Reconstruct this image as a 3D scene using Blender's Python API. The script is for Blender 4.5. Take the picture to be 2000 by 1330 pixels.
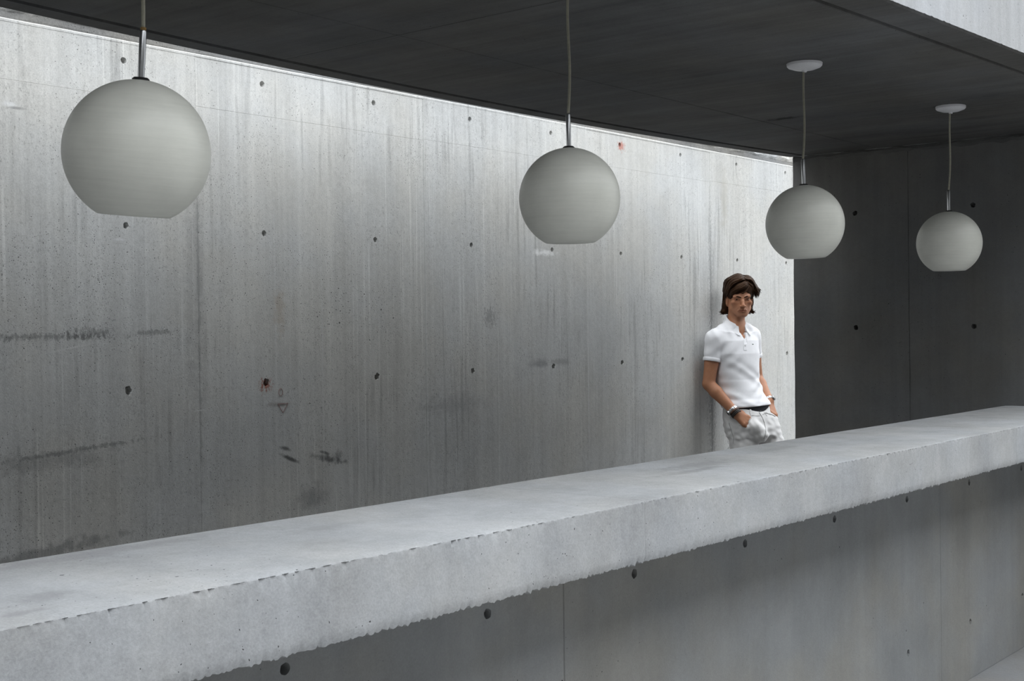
import bpy, bmesh, math, random
import numpy as np
from mathutils import Vector, Matrix, noise
from mathutils.geometry import delaunay_2d_cdt

random.seed(7)
for o in list(bpy.data.objects):
    bpy.data.objects.remove(o)
SC = bpy.context.scene
COL = SC.collection

# ------------------------------------------------------------------ camera, sky, exposure
FPX = 2536.87                                   # focal length in pixels of the 2000 px wide frame
AX = np.array([[0.77177628, 0.0030079, 0.63588704],
               [0.63578104, 0.01521007, -0.77171958],
               [-0.01199314, 0.9998798, 0.00982641]])   # world X, Y, Z axes seen from the camera
ZC = 1.455                                      # eye height of the camera above the paving
cam_d = bpy.data.cameras.new('camera')
cam_d.sensor_width = 36.0
cam_d.lens = FPX / 2000 * 36.0
cam_d.clip_start = 0.05
cam = bpy.data.objects.new('camera', cam_d)
COL.objects.link(cam)
cam.matrix_world = Matrix([list(AX[0]) + [0], list(AX[1]) + [0], list(AX[2]) + [ZC], [0, 0, 0, 1]])
SC.camera = cam

SC.view_settings.view_transform = 'Standard'
SC.view_settings.look = 'None'
SC.view_settings.gamma = 1.0
SC.view_settings.use_curve_mapping = False
SC.view_settings.exposure = 2.12

world = bpy.data.worlds.new('overcast_sky')
SC.world = world
world.use_nodes = True
wt = world.node_tree
wt.nodes.clear()
w_out = wt.nodes.new('ShaderNodeOutputWorld')
w_bg = wt.nodes.new('ShaderNodeBackground')
w_geo = wt.nodes.new('ShaderNodeTexCoord')
w_sep = wt.nodes.new('ShaderNodeSeparateXYZ')
w_ramp = wt.nodes.new('ShaderNodeValToRGB')     # CIE overcast sky: the zenith three times the horizon
w_ramp.color_ramp.elements[0].position = 0.0
w_ramp.color_ramp.elements[0].color = (0.31, 0.325, 0.345, 1)
w_ramp.color_ramp.elements[1].position = 1.0
w_ramp.color_ramp.elements[1].color = (0.94, 0.975, 1.0, 1)
wt.links.new(w_geo.outputs['Generated'], w_sep.inputs[0])
wt.links.new(w_sep.outputs['Z'], w_ramp.inputs[0])
wt.links.new(w_ramp.outputs[0], w_bg.inputs[0])
w_bg.inputs[1].default_value = 1.0
wt.links.new(w_bg.outputs[0], w_out.inputs[0])


# ------------------------------------------------------------------ helpers
def link_mesh(name, verts, faces, mat=None, parent=None, smooth=False):
    me = bpy.data.meshes.new(name)
    me.from_pydata([tuple(v) for v in verts], [], [tuple(f) for f in faces])
    me.update()
    if smooth:
        me.polygons.foreach_set('use_smooth', [True] * len(me.polygons))
    o = bpy.data.objects.new(name, me)
    COL.objects.link(o)
    if mat:
        me.materials.append(mat)
    if parent is not None:
        o.parent = parent
    return o


def empty(name, loc=(0, 0, 0)):
    o = bpy.data.objects.new(name, None)
    o.empty_display_size = 0.1
    o.location = loc
    COL.objects.link(o)
    return o


def tag(o, label, cat, group=None):
    o['label'] = label
    o['category'] = cat
    if group:
        o['group'] = group
    return o


def structure(o):
    o['kind'] = 'structure'
    return o


def box_geo(x0, x1, y0, y1, z0, z1):
    v = [(x0, y0, z0), (x1, y0, z0), (x1, y1, z0), (x0, y1, z0), (x0, y0, z1), (x1, y0, z1), (x1, y1, z1), (x0, y1, z1)]
    f = [(0, 3, 2, 1), (4, 5, 6, 7), (0, 1, 5, 4), (1, 2, 6, 5), (2, 3, 7, 6), (3, 0, 4, 7)]
    return v, f


def smoothstep(a, b, x):
    t = np.clip((x - a) / (b - a), 0, 1)
    return t * t * (3 - 2 * t)


# ------------------------------------------------------------------ materials
class NT:
    def __init__(self, name):
        self.m = bpy.data.materials.new(name)
        self.m.use_nodes = True
        self.t = self.m.node_tree
        self.t.nodes.clear()
        self.out = self.t.nodes.new('ShaderNodeOutputMaterial')
        self.b = self.t.nodes.new('ShaderNodeBsdfPrincipled')
        self.t.links.new(self.b.outputs[0], self.out.inputs[0])
        self.b.inputs['Specular IOR Level'].default_value = 0.3

    def n(self, kind, **kw):
        nd = self.t.nodes.new(kind)
        for k, v in kw.items():
            setattr(nd, k, v)
        return nd

    def put(self, sock, v):
        if hasattr(v, 'links'):
            self.t.links.new(v, sock)
        else:
            sock.default_value = v

    def math(self, op, a, b=None, c=None, clamp=False):
        nd = self.n('ShaderNodeMath', operation=op, use_clamp=clamp)
        for i, v in enumerate((a, b, c)):
            if v is not None:
                self.put(nd.inputs[i], v)
        return nd.outputs[0]

    def rng(self, v, a, b, c=0.0, d=1.0, smooth=True):
        nd = self.n('ShaderNodeMapRange', interpolation_type='SMOOTHSTEP' if smooth else 'LINEAR')
        for i, x in enumerate((v, a, b, c, d)):
            self.put(nd.inputs[i], x)
        return nd.outputs[0]

    def mix(self, f, a, b, mode='MIX'):
        nd = self.n('ShaderNodeMix', data_type='RGBA', blend_type=mode)
        self.put(nd.inputs[0], f)
        self.put(nd.inputs[6], a)
        self.put(nd.inputs[7], b)
        return nd.outputs[2]

    def pos(self, scale=(1, 1, 1), obj=False, offset=(0, 0, 0)):
        src = self.n('ShaderNodeTexCoord').outputs['Object'] if obj else self.n('ShaderNodeNewGeometry').outputs['Position']
        mp = self.n('ShaderNodeMapping')
        mp.inputs['Scale'].default_value = scale
        mp.inputs['Location'].default_value = offset
        self.t.links.new(src, mp.inputs[0])
        return mp.outputs[0]

    def noise(self, vec, scale, detail=4.0, rough=0.55, dist=0.0):
        nd = self.n('ShaderNodeTexNoise')
        self.t.links.new(vec, nd.inputs['Vector'])
        nd.inputs['Scale'].default_value = scale
        nd.inputs['Detail'].default_value = detail
        nd.inputs['Roughness'].default_value = rough
        nd.inputs['Distortion'].default_value = dist
        return nd.outputs[0]

    def voro(self, vec, scale, rand=1.0):
        nd = self.n('ShaderNodeTexVoronoi')
        self.t.links.new(vec, nd.inputs['Vector'])
        nd.inputs['Scale'].default_value = scale
        nd.inputs['Randomness'].default_value = rand
        return nd.outputs['Distance'], nd.outputs['Color']

    def bump(self, h, strength=0.3, dist=0.01, prev=None):
        nd = self.n('ShaderNodeBump')
        nd.inputs['Strength'].default_value = strength
        nd.inputs['Distance'].default_value = dist
        self.t.links.new(h, nd.inputs['Height'])
        if prev is not None:
            self.t.links.new(prev, nd.inputs['Normal'])
        return nd.outputs[0]


def plain(name, col, rough=0.6, metal=0.0, spec=0.4, grain=0.06, gscale=120.0, bump=0.0):
    t = NT(name)
    v = t.noise(t.pos(obj=True), gscale, 3.0)
    k = t.rng(v, 0.3, 0.7, 1 - grain, 1 + grain, False)
    c = t.n('ShaderNodeVectorMath', operation='SCALE')
    c.inputs[0].default_value = col[:3]
    t.put(c.inputs['Scale'], k)
    t.put(t.b.inputs['Base Color'], c.outputs[0])
    t.b.inputs['Roughness'].default_value = rough
    t.b.inputs['Metallic'].default_value = metal
    t.b.inputs['Specular IOR Level'].default_value = spec
    if bump:
        t.put(t.b.inputs['Normal'], t.bump(v, bump, 0.002))
    return t.m


def concrete(name, base, mott=0.25, streak=0.2, grain=0.12, pore=1.0, warm=0.03, streak_axis=(1, 1, 0.025),
             sscale=14.0, rough=0.85, stains=(), bumpk=0.35, mscale=1.1, pore_dark=0.16, bands=(), drips=0.0, pfrac=1.0):
    """cast concrete: mottling, form streaks, sand grain, air pores; stains = (centre, radii, colour, strength)"""
    t = NT(name)
    p = t.pos()
    m1 = t.noise(p, mscale, 5.0, 0.6)
    m2 = t.noise(p, mscale * 4.3, 5.0, 0.65)
    ps = t.pos(streak_axis)
    s1 = t.noise(ps, sscale, 5.0, 0.65)
    s2 = t.noise(ps, sscale * 4.5, 2.0, 0.5)
    g1 = t.noise(p, 210.0, 2.0, 0.6)
    g2 = t.noise(p, 55.0, 3.0, 0.6)
    v = t.math('ADD', t.rng(m1, 0.3, 0.7, -mott, mott, False), t.rng(m2, 0.3, 0.7, -mott * .5, mott * .5, False))
    v = t.math('ADD', v, t.rng(s1, 0.3, 0.7, -streak, streak, False))
    v = t.math('ADD', v, t.rng(s2, 0.3, 0.7, -streak * .3, streak * .3, False))
    if drips:                                       # lime runs: thin pale vertical lines, broken along their length
        dr = t.noise(t.pos((streak_axis[0], streak_axis[1], .012)), 75.0, 1.0, .4)
        brk = t.rng(t.noise(t.pos((1, 1, .35), offset=(5, 2, 8)), 3.2, 3.0), .46, .62)
        v = t.math('ADD', v, t.math('MULTIPLY', t.math('MULTIPLY', t.rng(dr, .60, .70), brk), drips))
        dr2 = t.noise(t.pos((streak_axis[0], streak_axis[1], .05), offset=(1, 4, 2)), 40.0, 2.0, .5)
        brk2 = t.rng(t.noise(t.pos((1, 1, .5), offset=(9, 1, 3)), 2.6, 4.0), .48, .62)
        v = t.math('SUBTRACT', v, t.math('MULTIPLY', t.math('MULTIPLY', t.rng(dr2, .52, .66), brk2), drips))
        sp = t.noise(t.pos((1, 1, .6)), 130.0, 3.0, .7)     # dark sandy specks in patches
        v = t.math('SUBTRACT', v, t.math('MULTIPLY', t.math('MULTIPLY', t.rng(sp, .55, .72), t.rng(m2, .42, .62)), drips * 2.2))
    v = t.math('ADD', v, t.rng(g1, 0.3, 0.7, -grain, grain, False))
    v = t.math('ADD', v, t.rng(g2, 0.3, 0.7, -grain * .6, grain * .6, False))
    v = t.math('ADD', v, 1.0)
    hue = t.rng(t.noise(t.pos(offset=(7, 3, 1)), mscale * 1.7, 4.0), 0.35, 0.65)
    c0 = t.mix(hue, (base[0] * (1 + warm), base[1], base[2] * (1 - warm * 1.6), 1), (base[0] * (1 - warm * .6), base[1], base[2] * (1 + warm), 1))
    sc = t.n('ShaderNodeVectorMath', operation='SCALE')
    t.put(sc.inputs[0], c0)
    t.put(sc.inputs['Scale'], v)
    c = sc.outputs[0]
    dens = t.rng(t.noise(t.pos(offset=(3, 9, 4)), 2.2, 5.0, 0.65), 0.42, 0.66, 0.0, 1.15)
    for ctr, rad, amt in bands:                     # places where the pour left more pores
        q = t.n('ShaderNodeVectorMath', operation='SUBTRACT')
        t.put(q.inputs[0], p)
        q.inputs[1].default_value = ctr
        q2 = t.n('ShaderNodeVectorMath', operation='DIVIDE')
        t.put(q2.inputs[0], q.outputs[0])
        q2.inputs[1].default_value = rad
        ln = t.n('ShaderNodeVectorMath', operation='LENGTH')
        t.put(ln.inputs[0], q2.outputs[0])
        dens = t.math('ADD', dens, t.rng(ln.outputs['Value'], 1.0, 0.3, 0.0, amt))
    masks = []
    pw = t.n('ShaderNodeVectorMath', operation='ADD')
    pws = t.n('ShaderNodeVectorMath', operation='SCALE')
    pwn = t.n('ShaderNodeTexNoise'); t.put(pwn.inputs['Vector'], p); pwn.inputs['Scale'].default_value = 110.0
    t.put(pws.inputs[0], pwn.outputs['Color']); pws.inputs['Scale'].default_value = .009
    t.put(pw.inputs[0], p); t.put(pw.inputs[1], pws.outputs[0])
    for scl, thr, frac in ((42.0, 0.13, 0.06), (85.0, 0.19, 0.12), (170.0, 0.24, 0.18)):
        d, col = t.voro(pw.outputs[0], scl)
        sep = t.n('ShaderNodeSeparateColor')
        t.put(sep.inputs[0], col)
        live = t.math('LESS_THAN', sep.outputs[0], t.math('MULTIPLY', dens, frac * pore * pfrac))
        r = t.math('MULTIPLY', t.math('ADD', sep.outputs[1], 0.4), thr)
        hole = t.math('MULTIPLY', live, t.rng(d, r, t.math('MULTIPLY', r, 0.6)))
        masks.append(hole)
    pm = t.math('MAXIMUM', t.math('MAXIMUM', masks[0], masks[1]), masks[2])
    c = t.mix(pm, c, t.mix(1.0, c, (pore_dark, pore_dark, pore_dark, 1), 'MULTIPLY'))
    if stains:
        wob = t.noise(p, 30.0, 4.0, 0.65)
        wob2 = t.noise(t.pos((1, 1, .7)), 75.0, 4.0, 0.7)
        for ctr, rad, scol, st, *ex in stains:
            wb = ex[0] if ex else .35
            shear = ex[1] if len(ex) > 1 else 0.0
            q = t.n('ShaderNodeVectorMath', operation='SUBTRACT')
            t.put(q.inputs[0], p)
            q.inputs[1].default_value = ctr
            qv = q.outputs[0]
            if shear:
                sx = t.n('ShaderNodeSeparateXYZ'); t.put(sx.inputs[0], qv)
                cx_ = t.n('ShaderNodeCombineXYZ'); t.put(cx_.inputs[0], sx.outputs[0]); t.put(cx_.inputs[1], sx.outputs[1])
                t.put(cx_.inputs[2], t.math('SUBTRACT', sx.outputs[2], t.math('MULTIPLY', sx.outputs[1], shear)))
                qv = cx_.outputs[0]
            q2 = t.n('ShaderNodeVectorMath', operation='DIVIDE')
            t.put(q2.inputs[0], qv)
            q2.inputs[1].default_value = rad
            ln = t.n('ShaderNodeVectorMath', operation='LENGTH')
            t.put(ln.inputs[0], q2.outputs[0])
            d = t.math('ADD', ln.outputs['Value'], t.rng(wob2 if wb > .6 else wob, 0.3, 0.7, -wb, wb, False))
            c = t.mix(t.rng(d, 1.15, 0.2, 0.0, st), c, (*scol, 1))
    t.put(t.b.inputs['Base Color'], c)
    t.b.inputs['Roughness'].default_value = rough
    h = t.math('SUBTRACT', t.math('ADD', t.math('MULTIPLY', g1, 0.25), t.math('MULTIPLY', g2, 0.25)), t.math('MULTIPLY', pm, 0.6))
    h = t.math('ADD', h, t.math('MULTIPLY', s2, 0.06))
    t.put(t.b.inputs['Normal'], t.bump(h, bumpk, 0.006))
    return t.m


# ------------------------------------------------------------------ measures (metres; x away from the long wall, y along it)
XW = -3.88            # face of the long wall
YB = 6.20             # face of the back wall
XBE = -3.19           # free end of the back wall
XF = -1.93            # face of the low wall under the counter
ZS = ZC + 0.877       # soffit
ZJ = ZC + 1.000       # top of the wall panels
ZT = ZC - 0.394       # counter top
ZB = ZC - 0.5326      # counter underside
XCF, XCB = -1.635, -2.105

DK = (0.10, 0.10, 0.10)
LT = (.70, .70, .69)
W_ST = [((XW, 3.322, ZC - .458), (.1, .035, .010), DK, .8, .3, -.30), ((XW, 3.345, ZC - .500), (.1, .062, .011), DK, .9, .3, -.42),
        ((XW, 3.525, ZC - .490), (.1, .035, .008), DK, .8, .3, -.25), ((XW, 3.555, ZC - .520), (.1, .095, .017), DK, .75, .5, -.22),
        ((XW, 3.59, ZC - .515), (.1, .05, .03), DK, .55, .5),
        ((XW, 3.228, ZC - .208), (.1, .030, .026), (.34, .10, .06), .85, .9), ((XW, 5.63, ZC + .945), (.1, .035, .03), (.55, .22, .17), .8, .9),
        ((XW, 4.96, ZC + .362), (.1, .11, .018), (.95, .95, .94), 1.0, .5), ((XW, 2.59, ZC + .32), (.1, .035, .007), (.75, .75, .76), .8),
        ((XW, 4.92, ZC - .172), (.1, .09, .024), (.22, .22, .24), .5, .3), ((XW, 5.08, ZC - .17), (.1, .10, .02), (.24, .24, .24), .4, .4),
        ((XW, 2.20, ZC + .735), (.1, .03, .012), (.8, .8, .8), .7), ((XW, 2.22, ZC + .725), (.1, .03, .006), (.2, .2, .2), .6),
        ((XW, 2.28, ZC - .012), (.1, .30, .013), (.10, .10, .10), .5, .95), ((XW, 2.47, ZC - .002), (.1, .10, .022), (.10, .10, .10), .5, .95), ((XW, 2.72, ZC - .002), (.1, .09, .012), (.10, .10, .10), .45, .95),
        ((XW, 2.42, ZC - .392), (.1, .30, .009), (.12, .12, .12), .5, .9, .07), ((XW, 2.3, ZC - .42), (.1, .3, .04), (.2, .2, .2), .35, .5),
        ((XW, 6.52, ZC - .5), (.1, .04, .55), (.2, .2, .2), .6, .8), ((XW, 6.72, ZC - .6), (.1, .03, .25), (.18, .18, .18), .7, .95),
        ((XW, 6.52, ZC + .2), (.1, .025, .5), (.25, .25, .25), .45, .95),
        ((XW, 6.68, ZC + .73), (.1, .05, .2), (.48, .46, .41), .6), ((XW, 2.3, ZC - .72), (.1, .3, .03), (.15, .15, .15), .5, .6, .1),
        ((XW, 2.922, ZC + .1), (.1, .008, .9), (.2, .2, .2), .38, .5), ((XW, 2.90, ZC + .2), (.1, .05, .5), (.3, .3, .3), .30, .5),
        ((XW, 4.12, ZC), (.1, .006, .9), LT, .55, .4), ((XW, 5.312, ZC - .2), (.1, .006, .7), LT, .7, .3), ((XW, 3.28, ZC - .1), (.1, .006, .9), LT, .4, .5),
        ((XW, 3.52, ZC - .2), (.1, .005, .7), LT, .4, .5), ((XW, 2.30, ZC - .1), (.1, .006, .6), LT, .35, .5), ((XW, 2.85, ZC + .05), (.1, .004, .4), LT, .45, .5),
        ((XW, 2.40, ZC - .05), (.1, .10, .004), LT, .8, .3, .17), ((XW, 2.92, ZC - .287), (.1, .04, .003), LT, .8, .3, .02), ((XW, 2.875, ZC - .27), (.1, .004, .03), LT, .7, .3),
        ((XW, 4.20, ZC - .36), (.1, .13, .004), LT, .45, .4, .05), ((XW, 4.28, ZC - .34), (.1, .25, .05), (.26, .26, .26), .3, .5),
        ((XW, 3.29, ZC - .285), (.1, .06, .012), (.25, .22, .21), .5, .4), ((XW, 3.3, ZC + .08), (.1, .03, .1), (.45, .36, .27), .35, .6),
        ((XW, 3.45, ZC - .66), (.1, .1, .06), (.17, .17, .17), .45), ((XW, 4.55, ZC + .05), (.1, .05, .05), (.15, .15, .15), .4, 1.0)]
W_BD = [((XW, 2.4, ZC - .02), (.2, 1.0, .10), 1.6), ((XW, 3.75, ZC + .06), (.2, .5, .24), 2.4), ((XW, 3.2, ZC + .2), (.2, .6, .25), 1.2), ((XW, 4.3, ZC - .05), (.2, .35, .12), 1.0),
        ((XW, 2.3, ZC + .2), (.2, .6, .22), 1.8), ((XW, 6.5, ZC - .4), (.2, .07, .8), 2.0), ((XW, 2.8, ZC - .45), (.2, 2.0, .5), .5),
        ((XW, 6.95, ZC + .7), (.2, .35, .2), .5)]
M_WALL = concrete('wall_concrete', (0.61, 0.61, 0.595), mott=.10, streak=.085, grain=.09, pore=1.15, sscale=20, warm=.015, drips=.19, stains=W_ST, bands=W_BD)
M_ROUGH = concrete('rough_cast_concrete', (0.56, 0.56, 0.55), mott=.25, streak=.05, grain=.22, pore=1.6, bumpk=.9)
M_COUNTER = concrete('counter_concrete', (0.40, 0.408, 0.418), mott=.16, streak=.05, grain=.08, pore=.55, warm=.012, sscale=9, mscale=1.9,
                     stains=[((-1.93, 3.15, ZT), (.07, .22, .1), (.22, .22, .22), .5), ((-1.86, 3.02, ZT), (.03, .2, .1), (.2, .2, .2), .5),
                             ((-1.78, 1.05, ZT), (.05, .06, .1), (.25, .25, .26), .5), ((-1.93, 1.75, ZT), (.04, .1, .1), (.3, .3, .31), .5),
                             ((-1.97, 3.7, ZT), (.03, .2, .1), (.26, .26, .26), .4), ((-2.05, 1.3, ZT), (.05, .35, .1), (.27, .27, .28), .5),
                             ((-1.7, .97, ZT), (.02, .05, .1), (.25, .25, .26), .5)])
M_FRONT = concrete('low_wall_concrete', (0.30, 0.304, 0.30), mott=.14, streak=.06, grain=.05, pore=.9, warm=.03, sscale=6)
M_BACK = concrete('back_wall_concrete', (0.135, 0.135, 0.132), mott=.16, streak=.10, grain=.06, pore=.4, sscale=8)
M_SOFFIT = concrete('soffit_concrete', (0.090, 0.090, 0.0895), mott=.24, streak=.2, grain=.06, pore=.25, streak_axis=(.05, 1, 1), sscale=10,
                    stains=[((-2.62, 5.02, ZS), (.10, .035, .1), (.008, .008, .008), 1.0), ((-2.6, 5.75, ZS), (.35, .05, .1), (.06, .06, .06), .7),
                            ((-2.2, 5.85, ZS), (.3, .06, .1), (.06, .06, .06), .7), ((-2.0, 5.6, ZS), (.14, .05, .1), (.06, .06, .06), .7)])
M_EDGE = concrete('slab_edge_concrete', (0.49, 0.50, 0.515), mott=.08, streak=.09, grain=.06, pore=.5, warm=.01)
M_FLOOR = concrete('paving_concrete', (0.27, 0.27, 0.27), mott=.12, streak=.0, grain=.08, pore=.3)
M_HOLE = plain('tie_hole_mortar', (.22, .22, .21), .95, grain=.25, gscale=300)


# ------------------------------------------------------------------ cast panels with tie holes
def hole_outline(cx, cy, r, jag, rs):
    n = 18
    out = []
    ph = rs.uniform(0, 6.28)
    for i in range(n):
        a = 2 * math.pi * i / n
        k = 1 + jag * (0.5 * math.sin(2 * a + ph) + 0.5 * math.sin(5 * a + 2 * ph) + rs.uniform(-.5, .5))
        out.append((cx + r * k * math.cos(a), cy + r * k * math.sin(a)))
    return out


def cast_panel(parent, mp, a0, a1, b0, b1, holes, mat, name='panel', chamfer=.003, depth=.03, rs=random, rag=0.0):
    """mp(a, b, d) -> world; d is depth into the wall. holes = (a, b, radius, jag)"""
    ch = chamfer
    na, nb = max(2, int((a1 - a0) / .08)), max(2, int((b1 - b0) / .08))
    loop = []
    A0, A1, B0, B1 = a0 + ch, a1 - ch, b0 + ch, b1 - ch
    for i in range(na): loop.append((A0 + (A1 - A0) * i / na, B0))
    for i in range(nb): loop.append((A1, B0 + (B1 - B0) * i / nb))
    for i in range(na): loop.append((A1 - (A1 - A0) * i / na, B1))
    for i in range(nb): loop.append((A0, B1 - (B1 - B0) * i / nb))
    if rag:
        loop = [(x + rag * rs.uniform(-1, 1), y) if (0 < i % (na * 2 + nb * 2)) else (x, y) for i, (x, y) in enumerate(loop)]
    coords = [Vector(p) for p in loop]
    faces = [list(range(len(loop)))]
    rings = []
    for (hx, hy, r, jag) in holes:
        o = hole_outline(hx, hy, r, jag, rs)
        s = len(coords)
        coords += [Vector(p) for p in o]
        faces.append(list(range(s, s + len(o))))
        rings.append((o, r))
    V, E, F, *_ = delaunay_2d_cdt(coords, [], faces, 2, 1e-6)
    verts = [mp(v.x, v.y, 0.0) for v in V]
    fs = [tuple(f) for f in F]
    # chamfer and sides
    n = len(loop)
    s1 = len(verts)

    def outw(p, k):
        x, y = p
        if abs(x - A0) < rag + 1e-6: x -= k
        if abs(x - A1) < rag + 1e-6: x += k
        if abs(y - B0) < 1e-6: y -= k
        if abs(y - B1) < 1e-6: y += k
        return x, y
    for p in loop: verts.append(mp(p[0], p[1], 0.0))
    for p in loop:
        q = outw(p, ch); verts.append(mp(q[0], q[1], ch))
    for p in loop:
        q = outw(p, ch); verts.append(mp(q[0], q[1], depth))
    for i in range(n):
        j = (i + 1) % n
        fs.append((s1 + i, s1 + j, s1 + n + j, s1 + n + i))
        fs.append((s1 + n + i, s1 + n + j, s1 + 2 * n + j, s1 + 2 * n + i))
    fs.append(tuple(s1 + 2 * n + i for i in range(n)))
    pan = link_mesh(name, verts, fs, mat, parent)
    bm = bmesh.new(); bm.from_mesh(pan.data)
    bmesh.ops.remove_doubles(bm, verts=bm.verts, dist=1e-5)
    bmesh.ops.recalc_face_normals(bm, faces=bm.faces)
    bm.to_mesh(pan.data); bm.free()
    for o, r in rings:
        cx = sum(p[0] for p in o) / len(o); cy = sum(p[1] for p in o) / len(o)
        vv, ff = [], []
        lv = [(1.02, .0), (1.0, .006), (.9, .026), (.45, .029)]
        for k, d in lv:
            for p in o: vv.append(mp(cx + (p[0] - cx) * k, cy + (p[1] - cy) * k, d))
        m = len(o)
        for a in range(len(lv) - 1):
            for i in range(m):
                j = (i + 1) % m
                ff.append((a * m + i, a * m + j, (a + 1) * m + j, (a + 1) * m + i))
        ff.append(tuple((len(lv) - 1) * m + i for i in range(m)))
        link_mesh('tie_hole', vv, ff, mat, pan)
    return pan


# --- the long wall
Z0W = 0.0
rs = random.Random(3)
holeY = [-.98 + .6 * i for i in range(30)]
obs = {2.62: 2.62, 3.22: 3.23, 3.82: 3.822, 4.42: 4.427, 5.02: 5.025, 5.62: 5.615, 6.22: 6.207, 6.82: 6.826, 7.42: 7.44}


def snap(y):
    for k, v in obs.items():
        if abs(k - y) < .05: return v
    return y


def zrow(base, y):   # slight creep of the tie rows along the wall
    return base + .004 * (y - 2.62)


wall_left = structure(link_mesh('wall_left', *box_geo(XW - .28, XW - .028, -5, 17, -.02, ZJ - .012), M_WALL))
seams = [-4.28 + 1.2 * i for i in range(18)]     # ... 2.92, 4.12, 5.32, 6.52, 7.72
for i in range(len(seams) - 1):
    y0, y1 = seams[i], seams[i + 1]
    low, top = [], []
    for hy in holeY:
        y = snap(hy)
        if y0 < y < y1:
            top.append((y, zrow(ZC + .938, y), .0115, .06))
            low.append((y, zrow(ZC + .369, y), .0115, .10))
            low.append((y, zrow(ZC - .201, y),   .0150 if y < 4 else .0130, .20))
            low.append((y, zrow(ZC - .77, y), .0115, .1))
    off = rs.uniform(-.0008, .0008)

    def mpw(a, b, d, off=off): return (XW - d + off, a, b)
    zs = ZC + .818 + .004 * (y0 - 2.9)
    cast_panel(wall_left, mpw, y0 + .0001, y1 - .0001, Z0W, zs - .0002, low, M_WALL, rs=rs, chamfer=.0006)
    cast_panel(wall_left, mpw, y0 + .0001, y1 - .0001, zs + .0002, ZJ, top, M_WALL, rs=rs, chamfer=.0006 if i in (6, 9) else .0002)
M_CHALK = plain('red_chalk', (.36, .235, .22), .95, grain=.3, gscale=60)


def chalk(pts, w=.0022, closed=True):
    V, F = [], []
    n = len(pts)
    for i in range(n if closed else n - 1):
        a, b = Vector(pts[i]), Vector(pts[(i + 1) % n])
        d = (b - a).normalized(); s = Vector((-d.y, d.x)) * w * .5
        k = len(V)
        for q in (a + s, a - s, b - s, b + s): V += [(XW + .0002, q.x, q.y), (XW + .0010, q.x, q.y)]
        F += [(k + 1, k + 3, k + 5, k + 7), (k, k + 1, k + 7, k + 6), (k + 2, k + 4, k + 5, k + 3), (k, k + 2, k + 3, k + 1), (k + 4, k + 6, k + 7, k + 5)]
    link_mesh('chalk_mark', V, F, M_CHALK, wall_left)


chalk([(3.285, ZC - .283), (3.335, ZC - .283), (3.31, ZC - .318)])
chalk([(3.30 + .010 * math.cos(a), ZC - .238 + .014 * math.sin(a)) for a in np.linspace(0, 6.28, 12, endpoint=False)], .002)
# thin lip along the top of the panels, then the rough upper lift of the wall set back from it
def strip(name, x_of, y0, y1, dy, prof, mat, parent, amp, seed=0, smooth=False):
    """extrude a profile [(dx, z, noise weight)] along y with rough noise"""
    ys = np.arange(y0, y1 + dy * .5, dy)
    V, F = [], []
    m = len(prof)
    for y in ys:
        for (dx, z, w) in prof:
            nv = noise.noise_vector(Vector((dx * 40 + seed, y * 26, z * 40))) * amp * w + noise.noise_vector(Vector((dx * 9 + seed, y * 6, z * 9))) * amp * w * 1.2
            V.append((x_of(y) + dx + nv.x, y, z + nv.z))
    for i in range(len(ys) - 1):
        for k in range(m):
            k2 = (k + 1) % m
            F.append((i * m + k, (i + 1) * m + k, (i + 1) * m + k2, i * m + k2))
    F.append(tuple(range(m)))
    F.append(tuple(range((len(ys) - 1) * m, len(ys) * m))[::-1])
    o = link_mesh(name, V, F, mat, parent, smooth)
    bm = bmesh.new(); bm.from_mesh(o.data)
    bmesh.ops.recalc_face_normals(bm, faces=bm.faces)
    bm.to_mesh(o.data); bm.free()
    return o


strip('ledge', lambda y: XW, -5, 17, .03, [(0.0012, ZJ - .002, .3), (0.0012, ZJ + .005, .5), (-.0025, ZJ + .009, .4), (-.06, ZJ + .010, 0), (-.06, ZJ - .002, 0)],
      M_WALL, wall_left, .0012, 1)
M_STRIP = concrete('dark_strip_concrete', (.23, .23, .225), mott=.2, streak=.1, grain=.15, pore=1.5)
strip('dark_strip', lambda y: XW, -5, 17, .02, [(-.014, ZJ + .008, 0), (-.012, ZJ + .016, .6), (-.013, ZJ + .032, .6), (-.05, ZJ + .034, 0), (-.05, ZJ + .008, 0)], M_STRIP, wall_left, .003, 9)  # darker strip in the recess above the ledge
strip('upper_lift', lambda y: XW, -5, 17, .02,
      [(-.024, ZJ + .011, 0), (-.024, ZJ + .03, .2), (-.020, ZJ + .037, 1), (-.010, ZJ + .05, 1.2), (-.008, ZJ + .075, 1.4), (-.008, ZJ + .11, 1.4), (-.008, ZJ + .17, 1.2),
       (-.012, ZJ + .34, .5), (-.28, ZJ + .34, 0), (-.28, ZJ + .011, 0)], M_ROUGH, wall_left, .006, 5)

# --- ceiling slab with drip grooves along both edges
def e_in(y):
    y = min(max(y, 1.3), 6.2)
    return -3.372 + .025 * (y - 3.7) ** 2
def g_in(y):
    y = min(max(y, 1.3), 6.2)
    return -3.275 + .025 * (y - 3.7) ** 2
def e_out(y):
    return -1.458 + .044 * (min(max(y, 1.0), 6.2) - 3.38)
def g_out(y):
    return -1.600 + .053 * (min(max(y, 1.0), 6.2) - 3.25)


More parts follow.
